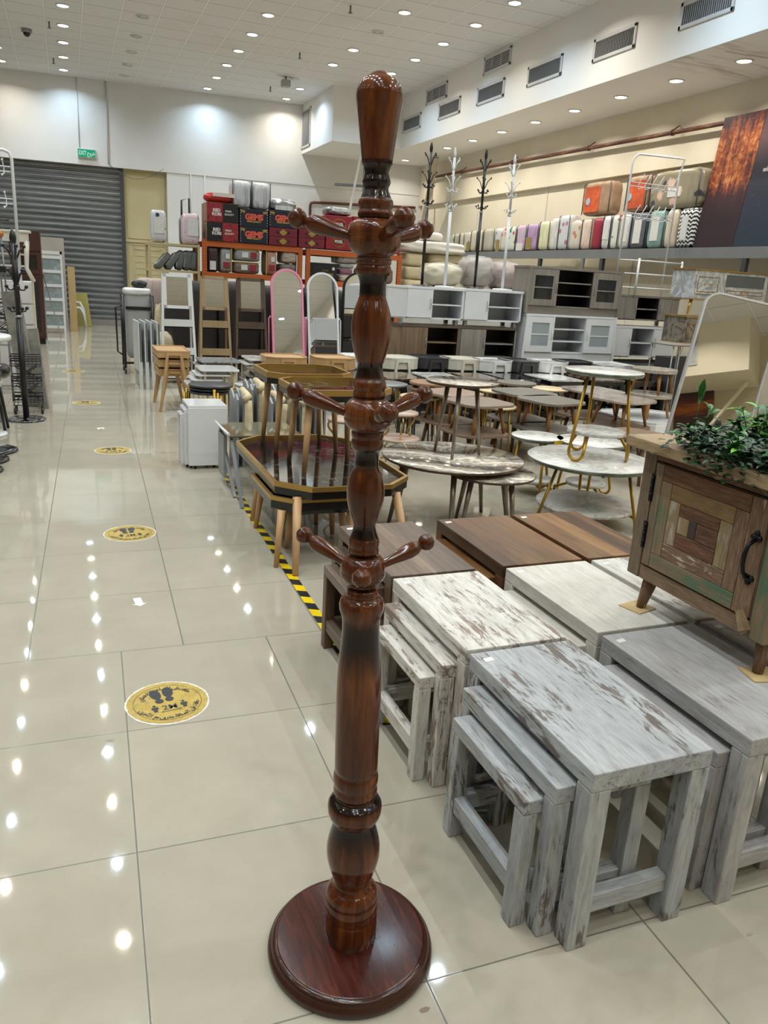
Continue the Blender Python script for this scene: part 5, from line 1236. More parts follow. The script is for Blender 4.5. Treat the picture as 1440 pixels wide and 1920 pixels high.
# ladder dressing tables
M_wld = plain('white_ladder', 'd4d5d5', .4, var=.02); M_old = wood('oak_ladder', '8d7757', 'a08968', 'z', 12, 1, .5); M_dld = wood('dark_ladder', '43352d', '564539', 'z', 12, 1, .5)
def ladder(cx, y, w, mat, label):
    t = thing('ladder_dresser', label, 'dressing mirror', (cx, y, 0), group='ladder dressers with mirrors'); W = w / 2
    for sx in (-1, 1):
        MB().bar((sx * (W + .045), -.18, 0), (sx * W, 0, 1.42), .03, .045, side=(0, 1, 0)).build('rail', mat, t)
        MB().bar((sx * (W + .03), .16, 0), (sx * (W - .005), .03, 1.33), .025, .03, side=(0, 1, 0)).build('back_leg', mat, t)
    f = MB(); z0, z1 = .985, 1.43
    def yy(z): return -.18 + .18 * z / 1.42 - .025
    for (a, b, c, d) in ((-W, W, z0, z0 + .04), (-W, W, z1 - .04, z1), (-W, -W + .04, z0, z1), (W - .04, W, z0, z1)):
        f.poly([(a, yy(c), c), (b, yy(c), c), (b, yy(d), d), (a, yy(d), d), (a, yy(c) + .025, c), (b, yy(c) + .025, c), (b, yy(d) + .025, d), (a, yy(d) + .025, d)], [(0, 1, 2, 3), (7, 6, 5, 4), (0, 4, 5, 1), (3, 2, 6, 7), (0, 3, 7, 4), (1, 5, 6, 2)])
    fr = f.build('mirror_frame', mat, t)
    MB().poly; m = MB(); m.poly([(-W + .04, yy(z0) + .008, z0 + .04), (W - .04, yy(z0) + .008, z0 + .04), (W - .04, yy(z1) + .008, z1 - .04), (-W + .04, yy(z1) + .008, z1 - .04)], [(0, 1, 2, 3)]); m.build('mirror_glass', M_mir, fr)
    for z in (.74, .37, .06):
        k = 1 + .25 * (1 - z / 1.42); y_ = yy(z); m = MB(); d = .12 + .12 * (1 - z / 1.42)
        m.box(-W * k * .93, W * k * .93, y_, y_ + .018, z, z + .105); m.box(-W * k * .93, W * k * .93, y_, y_ + d, z, z + .012); m.build('shelf_tray', mat, t)
    return t
ladder(1.365, 11.0, .36, M_wld, 'white ladder dresser with tilted mirror by the folding bed')
ladder(1.86, 11.0, .34, M_old, 'oak ladder dresser with mirror between white and dark ones')
ladder(2.36, 11.0, .36, M_dld, 'dark brown ladder dresser with mirror beside the pink mirror')
# brown cartons wrapped in dark film behind them
M_dcart = plain('dark_brown_wrapped', '1c120f', .5, var=.2); M_film = film('clear_wrap', '9a9da0', .05); M_film2 = film('clear_bag', 'dcdee0', .3)
for (x0, x1, h, lab) in ((1.28, 2.0, 1.34, 'dark wrapped mattress behind the white ladder dresser'), (2.02, 2.62, 1.36, 'dark wrapped mattress behind the dark ladder dresser'), (2.65, 3.28, 1.33, 'dark wrapped mattress behind the pink mirror'), (3.3, 3.95, 1.33, 'dark wrapped mattress behind the white mirror')):
    t = thing('wrapped_mattress', lab, 'mattress', ((x0 + x1) / 2, 11.75, 0), group='dark wrapped mattresses'); W = (x1 - x0) / 2
    MB().pillow(-W, W, -.2, .2, 0, h, 14, 8, .01, x0).build('mattress', M_dcart, t); MB().pillow(-W - .006, W + .006, -.21, .21, .002, h + .012, 12, 10, .02, x0 * 3).build('film', M_film, t)
t = thing('upright_mattress', 'pale pink tufted mattress standing behind the folding bed', 'mattress', (1.14, 12.35, 0))
MB().pillow(-.2, .32, -.12, .12, 0, 1.33, 12, 8, .02).build('cover', quilt('pink_ticking', 'a8958d', 'b5a39b', 10, .6), t)
for (x, y, z0, z1, w, lab) in ((1.20, 11.5, 0, .62, .16, 'cream duvet bag behind the folding tables'), (1.2, 11.82, .0, .98, .075, 'clear bagged duvet leaning beside the pink mattress')):
    t = thing('duvet_bag', lab, 'bag', (x, y, 0), group='bagged duvets by the folding bed'); MB().pillow(-w, w, -.14, .14, z0, z1, 4, 8, .12, x).build('duvet', M_canvas, t); MB().pillow(-w - .012, w + .012, -.15, .15, z0, z1 + .015, 5, 8, .1, y).build('film', M_film, t)
# folding guest bed
t = thing('folding_bed', 'folded guest bed with grey mattress and black metal frame', 'folding bed', (.92, 11.95, 0)); M_gcl = plain('grey_bed_cloth', '9c9c9b', .7, var=.05)
MB().pillow(-.165, .175, -.16, .16, .22, 1.16, 10, 8, .03).build('mattress', M_gcl, t)
MB().pillow(-.19, .19, -.18, .18, 1.1, 1.2, 5, 8, .04).build('rolled_cover', M_whl, t)
for sx in (-1, 1):
    MB().tube([(sx * .2, -.2, .08), (sx * .2, -.2, 1.1), (sx * .2, .2, 1.1), (sx * .2, .2, .08)], .018, 8).build('frame_tube', M_blkmet, t)
    MB().rod((sx * .2 - .012, -.2, .035), (sx * .2 + .012, -.2, .035), .035, n=14).build('caster', M_blkmet, t); MB().rod((sx * .2 - .012, .2, .035), (sx * .2 + .012, .2, .035), .035, n=14).build('caster', M_blkmet, t)
MB().box(-.2, .2, -.205, -.19, .14, .17).build('lower_bar', M_blkmet, t); MB().box(-.17, .18, -.175, -.165, .90, .945).build('strap', M_blkmet, t)
MB().tube([(-.21, -.1, .95), (-.3, -.08, .92), (-.29, -.05, .3), (-.21, -.1, .25)], .012, 7).build('side_rail', M_blkmet, t)
tag(MB().pillow(.86, 1.06, 11.85, 12.05, 1.2, 1.30, 3, 8, .2, 4).build('black_pouch', plain('black_nylon', '202225', .5)), 'black pouch lying on the folded guest bed', 'bag')
M_fold = plain('folded_table_white', 'bfc2c2', .45); M_foldg = plain('folded_table_grey', '6d7073', .5)
for k in range(4):
    t = thing('folded_table', '%s folded pale table leaning by the guest bed, counted from the aisle' % ORD[k], 'folded table', (.80 + .075 * k, 10.5, 0), .05, 'folded tables by the guest bed')
    MB().box(-.022, -.006, -.25, .25, .22, .84).build('table_top', M_fold, t); MB().box(.0, .018, -.24, .24, .3, .82).build('under_side', M_foldg, t)
    for y in (-.24, .2): MB().box(-.02, .02, y - .02, y + .02, 0, .34).build('leg', M_fold, t)

# ================================================================ ORANGE RACKING AND ITS STOCK
M_or = plain('orange_rack', 'b85c26', .45, var=.06); M_ordot = plain('rack_hole', '4e2413', .7, var=0)
def rack(x0, x1, zb, label):
    t = thing('pallet_rack', label, 'rack', (x0, 12.8, 0), group='orange racking'); w = x1 - x0
    for x in (0, w):
        for y in (.0, .85):
            p = MB().box(x - .035, x + .035, y - .02, y + .04, 0, zb[-1] + .02).build('upright', M_or, t)
            if y == 0:
                m = MB()
                for k in range(24): z = .9 + k * .045; m.box(x - .02, x - .012, -.0215, -.0195, z, z + .018); m.box(x + .012, x + .02, -.0215, -.0195, z, z + .018)
                m.build('slots', M_ordot, p)
    for z in zb:
        for y in (0.0, .85): MB().box(.035, w - .035, y - .018, y + .032, z - .085, z).build('beam', M_or, t)
        MB().box(.036, w - .036, .03, .82, z - .02, z - .002).build('deck', M_crate, t)
    return t
rack(2.02, 3.565, (.35, 1.475, 1.942), 'orange rack bay stacked with red and navy cartons')
rack(3.70, 5.33, (.35, 1.44, 1.925), 'orange rack bay holding the black gold-lettered carton')
def cracked(name, a, b):
    t = NT(name); q = t.n('ShaderNodeTexVoronoi', feature='DISTANCE_TO_EDGE'); t.l(t.co(), q.inputs['Vector']); q.inputs['Scale'].default_value = 22
    return t.done(t.ramp(q.outputs[0], [(0, srgb(b)), (.04, srgb(b)), (.08, srgb(a))]), .45)
M_redp = cracked('red_pattern_carton', '9c2530', '611319'); M_navy = plain('navy_carton', '10182a', .4); M_blkc = plain('black_carton', '15171b', .4); M_maro = plain('maroon_carton', '6d1526', .45); M_red2 = plain('crimson_carton', '8a1423', .45); M_kraft = plain('kraft_carton', '8b6c55', .8)
M_tw = plain('white_print', 'd8d2cc', .5); M_tr = plain('coral_print', 'd75a45', .5); M_ty = plain('yellow_print', 'd0a33a', .5); M_gold2 = plain('gold_print', '9c8238', .4); M_blkp = plain('black_print', '0d0d0f', .5)
def carton(x0, x1, z0, z1, mat, label, group, y=12.76, d=.5):
    t = thing('carton', label, 'carton', ((x0 + x1) / 2, y, z0), group=group); W = (x1 - x0) / 2 - .004
    MB().box(-W, W, 0, d, .001, z1 - z0 - .002).build('box', mat, t, .004); return t, W, z1 - z0
def words(t, txts):
    for body, size, x, z, mat, bold in txts: MB().mesh(text_mesh(body, size, .001, bold), TR(x, -.004, z) @ M_FACE_Y).build('lettering', mat, t)
G = 'cartons on the orange racking'
for k, (z0, z1) in enumerate(((2.222, 2.505), (1.945, 2.22))):
    t, W, H = carton(2.05, 2.545, z0, z1, M_kraft, ('upper', 'lower')[k] + ' red and black carton chequered at the rack end', G)
    a, b = (M_redp, M_blkc) if k == 0 else (M_blkc, M_redp)
    MB().box(-W, 0, -.003, .0, .004, H - .004).build('left_print', a, t); MB().box(0, W, -.003, 0, .004, H - .004).build('right_print', b, t)
    words(t, [('RED', .062, -W * .38, H * .60, M_tw, .003), ('KORI', .062, -W * .38, H * .40, M_tw, .003), ('PRIME', .036, W * .36, H * .58, M_tw, .001), ('QUALITY', .036, W * .42, H * .42, M_tw, .001)])
def gems(x0, x1, z0, z1, lab):
    t, W, H = carton(x0, x1, z0, z1, M_navy, lab, G)
    words(t, [('GEMS', .115, 0, H * .54, M_tr, .007), ('PRIME QUALITY', .032, 0, H * .30, M_ty, .001)])
    for sx in (-1, 1):
        MB().prism([(0, 0), (.07, -.01), (.05, -.06), (.03, -.03), (.0, -.05)][::-1], 0, .001, TR(sx * (W - .02), -.003, H - .02) @ Matrix.Scale(-sx, 4, (1, 0, 0)) @ M_FACE_Y).build('corner_ornament', M_gold2, t)
        m = MB()
        for k in range(6): m.lathe([(0, .006), (-.002, .005)], 8, m=TR(sx * (W - .012), -.002, .03 + k * (H - .06) / 5) @ Matrix.Rotation(PI / 2, 4, 'X'))
        m.build('dots', M_tw, t)
gems(2.56, 3.02, 2.19, 2.455, 'navy carton with coral lettering under the white bed rolls'); gems(2.56, 3.02, 1.945, 2.188, 'navy carton with coral lettering resting on the rack beam'); gems(3.03, 3.51, 2.215, 2.47, 'navy carton with coral lettering above the maroon cartons')
def maroon(x0, x1, z0, z1, lab):
    t, W, H = carton(x0, x1, z0, z1, M_maro, lab, G)
    m = MB().bar((-.11, -.004, H / 2), (.11, -.004, H / 2), .002, .032); m.build('nameplate', M_blkp, t); m = MB(); m.poly([(-.07, -.006, H / 2), (0, -.006, H / 2 - .05), (.07, -.006, H / 2), (0, -.006, H / 2 + .05)], [(0, 1, 2, 3)]); m.build('diamond', M_gold2, t)
maroon(3.03, 3.5, 2.078, 2.212, 'upper maroon carton under the right navy carton'); maroon(3.03, 3.5, 1.945, 2.076, 'lower maroon carton under the right navy carton')
maroon(3.52, 3.965, 2.088, 2.225, 'upper maroon carton left of the crimson cartons'); maroon(3.52, 3.965, 1.945, 2.086, 'lower maroon carton left of the crimson cartons'); maroon(3.52, 3.965, 2.227, 2.36, 'topmost maroon carton left of the crimson cartons')
for k, (x0, x1, z0, z1, lab) in enumerate(((3.98, 4.43, 2.20, 2.475, 'upper crimson carton with round gold emblem under silver bag'), (3.98, 4.43, 1.945, 2.198, 'lower crimson carton with round gold emblem, left one'), (4.44, 4.9, 2.2, 2.49, 'upper crimson carton behind the coat stand'), (4.44, 4.9, 1.945, 2.198, 'lower crimson carton behind the coat stand'), (4.92, 5.31, 1.945, 2.2, 'crimson carton at the rack\'s end by the foam stack'))):
    t, W, H = carton(x0, x1, z0, z1, M_red2, lab, G)
    m = MB()
    for r_ in (.095, .105): m.tube([(r_ * 1.05 * math.cos(q * PI / 16), -.003, H / 2 + r_ * .8 * math.sin(q * PI / 16)) for q in range(33)], .0025, 4)
    m.build('ring_print', M_gold2, t); m = MB().bar((-.09, -.003, H / 2), (.09, -.003, H / 2), .002, .05); m.build('nameplate', M_blkp, t)
    words(t, [('PIXEL', .06, 0, H / 2, M_tw, .002)])
t, W, H = carton(3.78, 4.2, 1.44, 1.725, M_blkc, 'black carton with gold lettering on the rack shelf', G)
words(t, [('SARALON', .062, 0, H * .36, M_gold2, .002), ('CLASSIC', .03, 0, H * .58, M_gold2, 0)])
MB().box(.12, .16, -.004, 0, H * .62, H * .78).build('tag', M_tw, t)
# bags in and on the racking
M_silver = plain('silver_foil', 'a5a7aa', .22, .7, var=.35, scale=14); M_wfold = quilt('white_folds', 'b9bbbf', 'd3d4d6', 20, .4, 'z')
def soft(name, x0, x1, y0, y1, z0, z1, mat, label, cat, group, p=5, bump=.05, filmed=False, extra=None):
    t = thing(name, label, cat, ((x0 + x1) / 2, (y0 + y1) / 2, z0), group=group); W, L, H = (x1 - x0) / 2, (y1 - y0) / 2, z1 - z0
    MB().pillow(-W, W, -L, L, 0, H, p, 8, bump, x0 * 3 + z0).build('bedding', mat, t)
    if filmed: MB().pillow(-W * 1.02, W * 1.02, -L * 1.03, L * 1.02, 0, H * 1.02, p * 1.3, 8, bump, x0 * 5).build('film', M_film, t)
    if extra:
        for (a, b, c, d, m_) in extra: MB().box(-W + 2 * W * a, -W + 2 * W * b, -L * 1.035 - .003, -L * .98, H * c, H * d).build('label_card', m_, t)
    return t
G = 'bagged bedding around the orange racking'
M_lab = plain('white_card', 'cfcdca', .5, var=.15, scale=60); M_labr = plain('red_card', '8f2430', .5)
for (x0, x1, lab) in ((2.46, 2.75, 'left white bed roll in clear case on the navy cartons'), (2.76, 3.05, 'right white bed roll in clear case on the navy cartons')):
    t = soft('bed_roll', x0, x1, 12.78, 13.2, 2.457, 2.86, M_wfold, lab, 'bedding', 'white bed rolls', 6, .03); W = (x1 - x0) / 2
    for q in (.05, .085): 
        MB().tube([(-q * math.cos(k * PI / 16) if k <= 16 else (q if k == 17 else -q), -.215, (.13 - .1 * math.sin(k * PI / 16)) if k <= 16 else .34) for k in range(17)] + [(q, -.215, .34)], .004, 5).build('fold_line', plain('fold_shade', '8b8d94', .6), t)
    for sx in (-1, 1): MB().tube([(sx * W, -.2, .02), (sx * W, -.2, .40)], .009, 6).build('piping', plain('dark_piping', '3a3c3e', .5), t)
soft('pillow', 2.04, 2.5, 12.78, 13.15, 2.506, 2.66, plain('red_pillow_bag', 'b02a20', .35), 'red pillow pack lying on the red and black cartons', 'pillow', None, 2.6, .06, False, [(.25, .98, .55, .9, plain('pillow_white', 'd6c9bd', .6))])
soft('foil_bag', 3.04, 3.5, 12.78, 13.2, 2.472, 2.66, M_silver, 'silver foil bag lying on the right navy carton', 'bag', None, 3.2, .12, False, [(.2, .8, .05, .4, M_wfold)])
soft('foil_bag', 4.0, 4.44, 12.78, 13.2, 2.477, 2.62, M_silver, 'silver foil bag lying on the crimson carton', 'bag', None, 3.5, .1, False, [(.25, .9, .45, .7, M_wfold)])
M_choc = plain('chocolate_cloth', '33211f', .4, var=.2); M_gyc = plain('grey_cloth', '8b8d8c', .45, var=.15, scale=12); M_tau = plain('taupe_cloth', '75655a', .45, var=.15, scale=12); M_pch = plain('peach_cloth', 'a57c68', .45, var=.15); M_yell = plain('yellow_piping', 'c7aa35', .5)
for (x0, x1, z0, z1, mat, lab, pip) in ((2.07, 2.24, 1.478, 1.87, M_choc, 'chocolate blanket bag standing at the rack\'s left end', 0), (2.27, 2.45, 1.478, 1.86, M_gyc, 'silver grey blanket bag with yellow piping, upright', 1), (2.49, 2.91, 1.67, 1.85, M_gyc, 'grey blanket bag lying on the taupe one', 2), (2.48, 2.9, 1.478, 1.66, M_tau, 'taupe blanket bag lying below the grey one', 2), (3.0, 3.18, 1.478, 1.86, M_pch, 'peach blanket bag standing upright with yellow piping', 1)):
    ex_ = [(.2, .75, .08, .42, M_lab)] if pip == 0 else ([(.45, .8, .55, .75, M_lab), (.25, .8, .2, .42, M_labr)] if pip == 1 else [(.28, .52, .3, .75, M_lab), (.62, .85, .25, .8, M_labr)])
    t = soft('blanket_bag', x0, x1, 12.8, 13.2, z0, z1, mat, lab, 'bedding', G, 7, .03, False, ex_); W, H = (x1 - x0) / 2, z1 - z0
    if pip: MB().box(-W, W, -.206, -.196, H - .012, H).build('piping', M_yell, t) if pip == 2 else MB().box((W - .012) if x0 < 2.6 else -W, W if x0 < 2.6 else -W + .012, -.206, -.196, .01, H - .01).build('piping', M_yell, t)
M_beige = quilt('beige_fleece', '9b8a7a', 'b9a998', 16, .6, 'x'); M_dkgr = plain('dim_grey_fleece', '6b675f', .6, var=.15, scale=14)
for (x0, x1, z0, z1, mat, lab) in ((3.26, 3.52, 1.68, 1.87, M_beige, 'rolled beige fleece on the rack above the grey fleece'), (3.24, 3.52, 1.478, 1.67, M_dkgr, 'grey fleece bundle behind the pink mirror top'), (4.25, 4.52, 1.66, 1.73, M_gyc, 'grey folded blanket on top of the small pile'), (4.25, 4.5, 1.56, 1.655, plain('mauve_cloth', '86596a', .6), 'mauve folded blanket in the middle of the small pile'), (4.25, 4.52, 1.445, 1.555, plain('cream_cloth', 'b3a68f', .6, var=.2, scale=14), 'cream folded blanket under the mauve one'), (4.2, 4.6, 1.735, 1.86, flowered('plaid_print', '8d8580', ('7c2530', 'c9b3ae', '5c4b52'), 14), 'patterned blanket bag at the top of the small pile'), (4.62, 5.25, 1.445, 1.7, M_tau, 'taupe blankets at the end of the rack shelf')):
    soft('folded_blanket', x0, x1, 12.8, 13.2, z0, z1, mat, lab, 'bedding', G, 6, .04)
# cream slotted-angle shelf by the shutter
M_ang = plain('cream_slotted_angle', 'b5a781', .5)
t = thing('angle_shelf', 'cream slotted-angle shelf with grey rolled mats', 'shelf', (1.2, 12.85, 0))
for x in (0, .74):
    for y in (0, .5): MB().box(x - .018, x + .018, y - .018, y + .018, 0, 1.87).build('upright', M_ang, t)
for z in (1.86, 1.47, .5): MB().box(-.02, .76, -.02, .52, z - .035, z).build('shelf_board', M_ang, t)
M_mat1 = plain('grey_mat', '5d605e', .7); M_mat2 = plain('white_mat_edge', 'b9b7b0', .7)
for k, (x, a) in enumerate(((1.30, .75), (1.46, .65), (1.64, .22), (1.76, .12), (1.86, .08))):
    t = thing('cushion_mat', '%s grey seat mat leaning on the cream shelf, counted from the aisle' % ORD[k], 'mat', (x, 13.05, 1.475), 0, 'grey seat mats on the cream shelf', rot=(0, a, 0))
    MB().pillow(-.05, .05, -.18, .18, .0, .31 if a > .5 else .30, 6, 6, .03, k).build('mat', M_mat1, t); MB().box(-.056, -.046, -.16, .16, .04, .27).build('edge', M_mat2, t)
M_bag1 = flowered('teal_navy_print', 'c2c4c6', ('1f3347', '2c8a86', 'a32b35', 'd6cf74'), 9); M_bag2 = flowered('pink_print', 'cbb9be', ('c06c86', 'd9a3b3', 'e6dede'), 10)
G = 'bedding bags on the cream shelf'
soft('bedding_bag', 1.235, 1.46, 12.84, 13.1, 1.863, 2.33, M_bag1, 'white and teal bedding bag on the cream shelf end', 'bedding', G, 6, .04, False, [(.2, .85, .28, .78, M_lab)])
soft('bedding_bag', 1.70, 1.96, 12.84, 13.1, 1.863, 2.32, M_bag2, 'pink bedding bag on the cream shelf beside the rack', 'bedding', G, 6, .04, False, [(.28, .9, .28, .8, M_lab)])
tr = thing('trolley_case', 'black suitcase handle behind the pink bedding bag', 'suitcase', (1.82, 13.25, 1.863)); MB().tube([(-.08, 0, 0), (-.08, 0, .66), (.04, 0, .70), (.04, 0, 0)], .016, 8).build('handle', M_blkmet, tr); MB().pillow(-.12, .14, -.08, .08, 0, .42, 8, 6).build('case', plain('grey_case', '6c6f73', .4), tr)

# ================================================================ FOAM, DUVETS AND THE RIGHT-HAND SHELF
M_foam = plain('cream_foam', 'c3b795', .7, var=.05); M_foamw = plain('white_foam', 'cfccc2', .6, var=.06)
G = 'foam slabs stacked by the rack'
z = 0
for k in range(13):
    h = .155; x1 = 6.55 + .22 * math.sin(k * 1.7); 
    if z + h > 2.15: break
    tag(MB().pillow(6.05 - .08 * (k % 2), x1, 13.1, 14.0, z, z + h, 14, 4, .01, k).build('foam_slab', M_foam), 'cream foam slab, %s up from the floor in the wide stack' % (ORD + ['tenth', 'eleventh', 'twelfth', 'thirteenth'])[k], 'foam slab', G); z += h
tag(MB().pillow(5.45, 6.75, 13.0, 14.1, z, z + .2, 8, 8, .05, 3).build('foam_slab', M_foamw), 'white film-wrapped foam slab crowning the wide stack', 'foam slab', G)
tag(MB().pillow(5.9, 6.3, 13.1, 13.6, z + .2, z + .36, 4, 6, .1, 5).build('duvet_bag', M_foamw), 'small white bag lying on top of the foam stack', 'bag')
z = 0
for k in range(9):
    h = .222
    tag(MB().pillow(5.56, 5.93, 13.05, 13.5, z, z + h - .004, 9, 4, .015, k + 20).build('foam_slab', M_foam), 'small cream foam block, %s up in the narrow stack' % ORD[k], 'foam slab', 'foam blocks in the narrow stack'); z += h
tag(MB().pillow(4.9, 6.9, 10.6, 11.7, 0, 1.47, 20, 6, .006, 2).build('wrapped_bed', M_foamw), 'white wrapped bed base behind the white cabinets', 'bed')
for (x0, x1, z1, mat, lab, s) in ((5.0, 5.58, 1.80, M_foam, 'cream duvet in clear bag behind the hat stands, left', 1), (5.65, 6.1, 1.93, plain('taupe_duvet', '8d8175', .6, var=.2, scale=6), 'taupe duvet in clear bag behind the second black hat stand', 2), (6.14, 6.6, 1.88, plain('brown_rose_duvet', '8a6f62', .6, var=.25, scale=6), 'rosy brown duvet in clear bag beside the grey display cabinet', 3)):
    t = thing('duvet_bag', lab, 'bag', ((x0 + x1) / 2, 11.05, 1.468), group='bagged duvets behind the hat stands'); W = (x1 - x0) / 2; H = z1 - 1.468
    MB().pillow(-W, W, -.3, .3, 0, H, 2.6, 10, .12, s).build('duvet', mat, t); MB().pillow(-W * 1.04, W * 1.04, -.34, .34, .0, H * 1.06, 2.8, 10, .14, s + 9).build('film', M_film2, t)
# long shelf
sh = thing('wall_shelf', 'long dark grey steel shelf along the right wall', 'shelf', (8.3, 0, 0)); M_shf = plain('grey_shelf_steel', '77797b', .5, .2); M_shd = plain('dark_shelf_post', '3a3b3d', .5)
MB().box(0, .02, 4.0, 17.2, 2.07, 2.215).build('front_beam', M_shf, sh); MB().box(.02, .45, 4.0, 17.2, 2.17, 2.212).build('deck', M_shd, sh)
for y in (15.7, 13.1, 11.2, 8.15, 5.2): MB().box(.0, .06, y - .035, y + .035, 0, 2.07).build('post', M_shd, sh)
for y in (11.72,): MB().box(-.005, .03, y - .03, y + .03, 0, 2.07).build('post', M_shf, sh)
def wallbag(y0, y1, z0, z1, mat, label, x=8.33, d=.26, card=None, pipe=None, filmed=False, p=7):
    t = thing('bedding_bag', label, 'bedding', (x + d / 2, (y0 + y1) / 2, z0), group='bedding bags on the long shelf'); L = (y1 - y0) / 2 - .006; D = d / 2; H = z1 - z0
    MB().pillow(-D, D, -L, L, 0, H, p, 7, .025, y0).build('bedding', mat, t)
    if pipe:
        for sy in (-1, 1): MB().tube([(-D * .96, sy * L * .93, .02), (-D * .96, sy * L * .93, H * .93), (-D * .9, sy * L * .8, H * .99)], .008, 6).build('piping', pipe, t)
    if card:
        m_, a, b, c, e = card; MB().box(-D - .006, -D + .004, L - 2 * L * b, L - 2 * L * a, H * c, H * e).build('label_card', m_, t)
    return t
M_dpipe = plain('grey_piping', '5a5c5a', .5); M_npipe = plain('navy_piping', '1f2f5c', .5)
M_glab = plain('gold_card', '8d7a3c', .45); M_cr1 = quilt('cream_folds', 'b9ad97', 'd0c6b2', 12, .4); M_cr2 = quilt('stone_folds', 'a09a8c', 'bdb7a9', 12, .4); M_wh3 = quilt('white_quilt', 'bdbcb8', 'd2d1cd', 10, .4)
FLO = [flowered('print_%d' % i, a, b, s) for i, (a, b, s) in enumerate((('bcb8a2', ('7d8a6c', '46503f', '9c7a4d'), 10), ('c3bfb5', ('6f5f73', 'a2808c', '76806c'), 9), ('c9c4b6', ('c65f4c', 'd58f7f', '6c7a4c'), 8), ('c2c5c8', ('a8708d', 'c897ac', '5e6c74'), 8), ('c5bfb4', ('b97a52', '9d3f3c', 'd9b79c'), 8), ('cdd0c6', ('3f6b43', 'b0343c', '86a37a'), 9), ('b9a9b9', ('c58fae', '8c78a6', 'd9c7d3'), 9)))]
M_tealq = plain('teal_quilt', '7d9a96', .5, var=.15, scale=10); M_greyq = plain('charcoal_quilt', '5a5c60', .5, var=.25, scale=14); M_redq = plain('red_quilt', '8c2436', .4, var=.15); M_pinkq = quilt('rose_cream_folds', 'c3a99b', 'd6c4b8', 12, .4); M_lilac = plain('lilac_quilt', 'a588ac', .5, var=.2, scale=10); M_lime = quilt('lime_cream_folds', 'c4c29c', 'd6d5b6', 10, .4)
t = NT('chevron_print'); tc = t.n('ShaderNodeTexCoord'); sp = t.n('ShaderNodeSeparateXYZ'); t.l(tc.outputs['Object'], sp.inputs[0])
zig = t.math('ABSOLUTE', t.math('SUBTRACT', t.math('FRACT', t.math('DIVIDE', t.math('ADD', sp.outputs[1], sp.outputs[0]), .075)), .5))
M_chev = t.done(t.mix(t.math('GREATER_THAN', t.math('FRACT', t.math('DIVIDE', t.math('ADD', sp.outputs[2], t.math('MULTIPLY', zig, .06)), .055)), .5), srgb('dcdcd8'), srgb('151619')), .45)
Z0 = 2.216
lc = lambda m, a=.2, b=.8, c=.1, e=.75: (m, a, b, c, e)
BAGS = [(17.10, 16.85, .40, FLO[0], 'green-grey print bedding bag, first at the far end', None, None), (16.84, 16.57, .40, M_cr2, 'stone coloured bedding bag near the far end', None, M_dpipe), (16.56, 16.34, .41, M_cr1, 'cream folded bedding bag behind the foam stack', None, M_dpipe), (16.33, 16.03, .42, FLO[1], 'bedding bag with small gold card near the far end', lc(M_glab, .5, .95, .05, .5), None),
        (16.02, 15.73, .44, M_cr1, 'cream bedding bag left of the second hat stand', None, M_dpipe), (15.72, 15.46, .44, M_cr1, 'cream bedding bag with grey piping behind black hat stand', None, M_dpipe), (15.45, 14.95, .46, M_cr2, 'wide beige bedding bag right of the black hat stand', None, M_dpipe), (14.94, 14.70, .46, FLO[3], 'mauve bedding bag with tall gold card', lc(M_glab, .3, .9, .0, .5), None),
        (14.69, 14.44, .47, FLO[2], 'orange and teal print bedding bag by white hat stand', None, None), (14.43, 14.09, .47, FLO[5], 'pale green leafy bedding bag behind the last hat stand', None, M_dpipe), (14.08, 13.71, .48, FLO[6], 'lilac grey bedding bag with white card', lc(M_lab, .1, .75, .02, .3), M_dpipe), (13.70, 13.28, .49, M_lilac, 'purple bedding bag with gold card and lilac quilt', lc(M_glab, .05, .5, .05, .5), M_dpipe),
        (13.27, 12.90, .52, M_lime, 'lime cream bedding bag beside the purple one', None, M_dpipe), (12.89, 12.64, .56, M_wh3, 'tall plain white bedding bag', None, None), (12.63, 12.28, .60, FLO[3], 'tall white bedding bag printed with plum flowers', None, M_dpipe), (12.27, 11.93, .50, FLO[4], 'bedding bag with orange leaf print beside plum flowers', None, None),
        (11.92, 11.61, .51, M_pinkq, 'cream and rose folded bedding bag', None, M_dpipe), (11.60, 11.34, .51, M_redq, 'red bedding bag on the long shelf', None, None), (11.33, 11.10, .53, M_wh3, 'white bedding bag with small picture card', lc(M_lab, .15, .8, .3, .85), M_npipe), (11.09, 10.89, .53, FLO[5], 'tropical red and green print bedding bag', None, M_dpipe),
        (10.88, 10.62, .54, M_wh3, 'white quilted bedding bag left of garment rack', lc(M_lab, .3, .85, .2, .7), None), (10.61, 10.22, .54, M_greyq, 'charcoal bedding bag with navy piping and white card', lc(M_lab, .25, .7, .15, .8), M_npipe), (10.21, 9.82, .55, M_tealq, 'teal quilted bedding bag with white card', lc(M_lab, .25, .7, .2, .85), M_dpipe), (9.81, 9.56, .55, M_cr1, 'cream folded bedding bag between teal and chevron ones', None, None), (9.55, 9.2, .55, M_chev, 'black and white chevron bedding bag beside the canvas', lc(M_lab, .25, .62, .2, .8), None)]
for y1, y0, h, mat, lab, card, pipe in BAGS: wallbag(y0, y1, Z0, Z0 + h, mat, lab, card=card, pipe=pipe)
M_orc = plain('orange_card', 'c2542b', .45, var=.3, scale=9); M_tan2 = plain('tan_blanket', '9c7f66', .5, var=.2, scale=9); M_khf = flowered('khaki_rose_print', '8c8470', ('d3b0a0', '3f3f45', 'c4a98c'), 4.5)
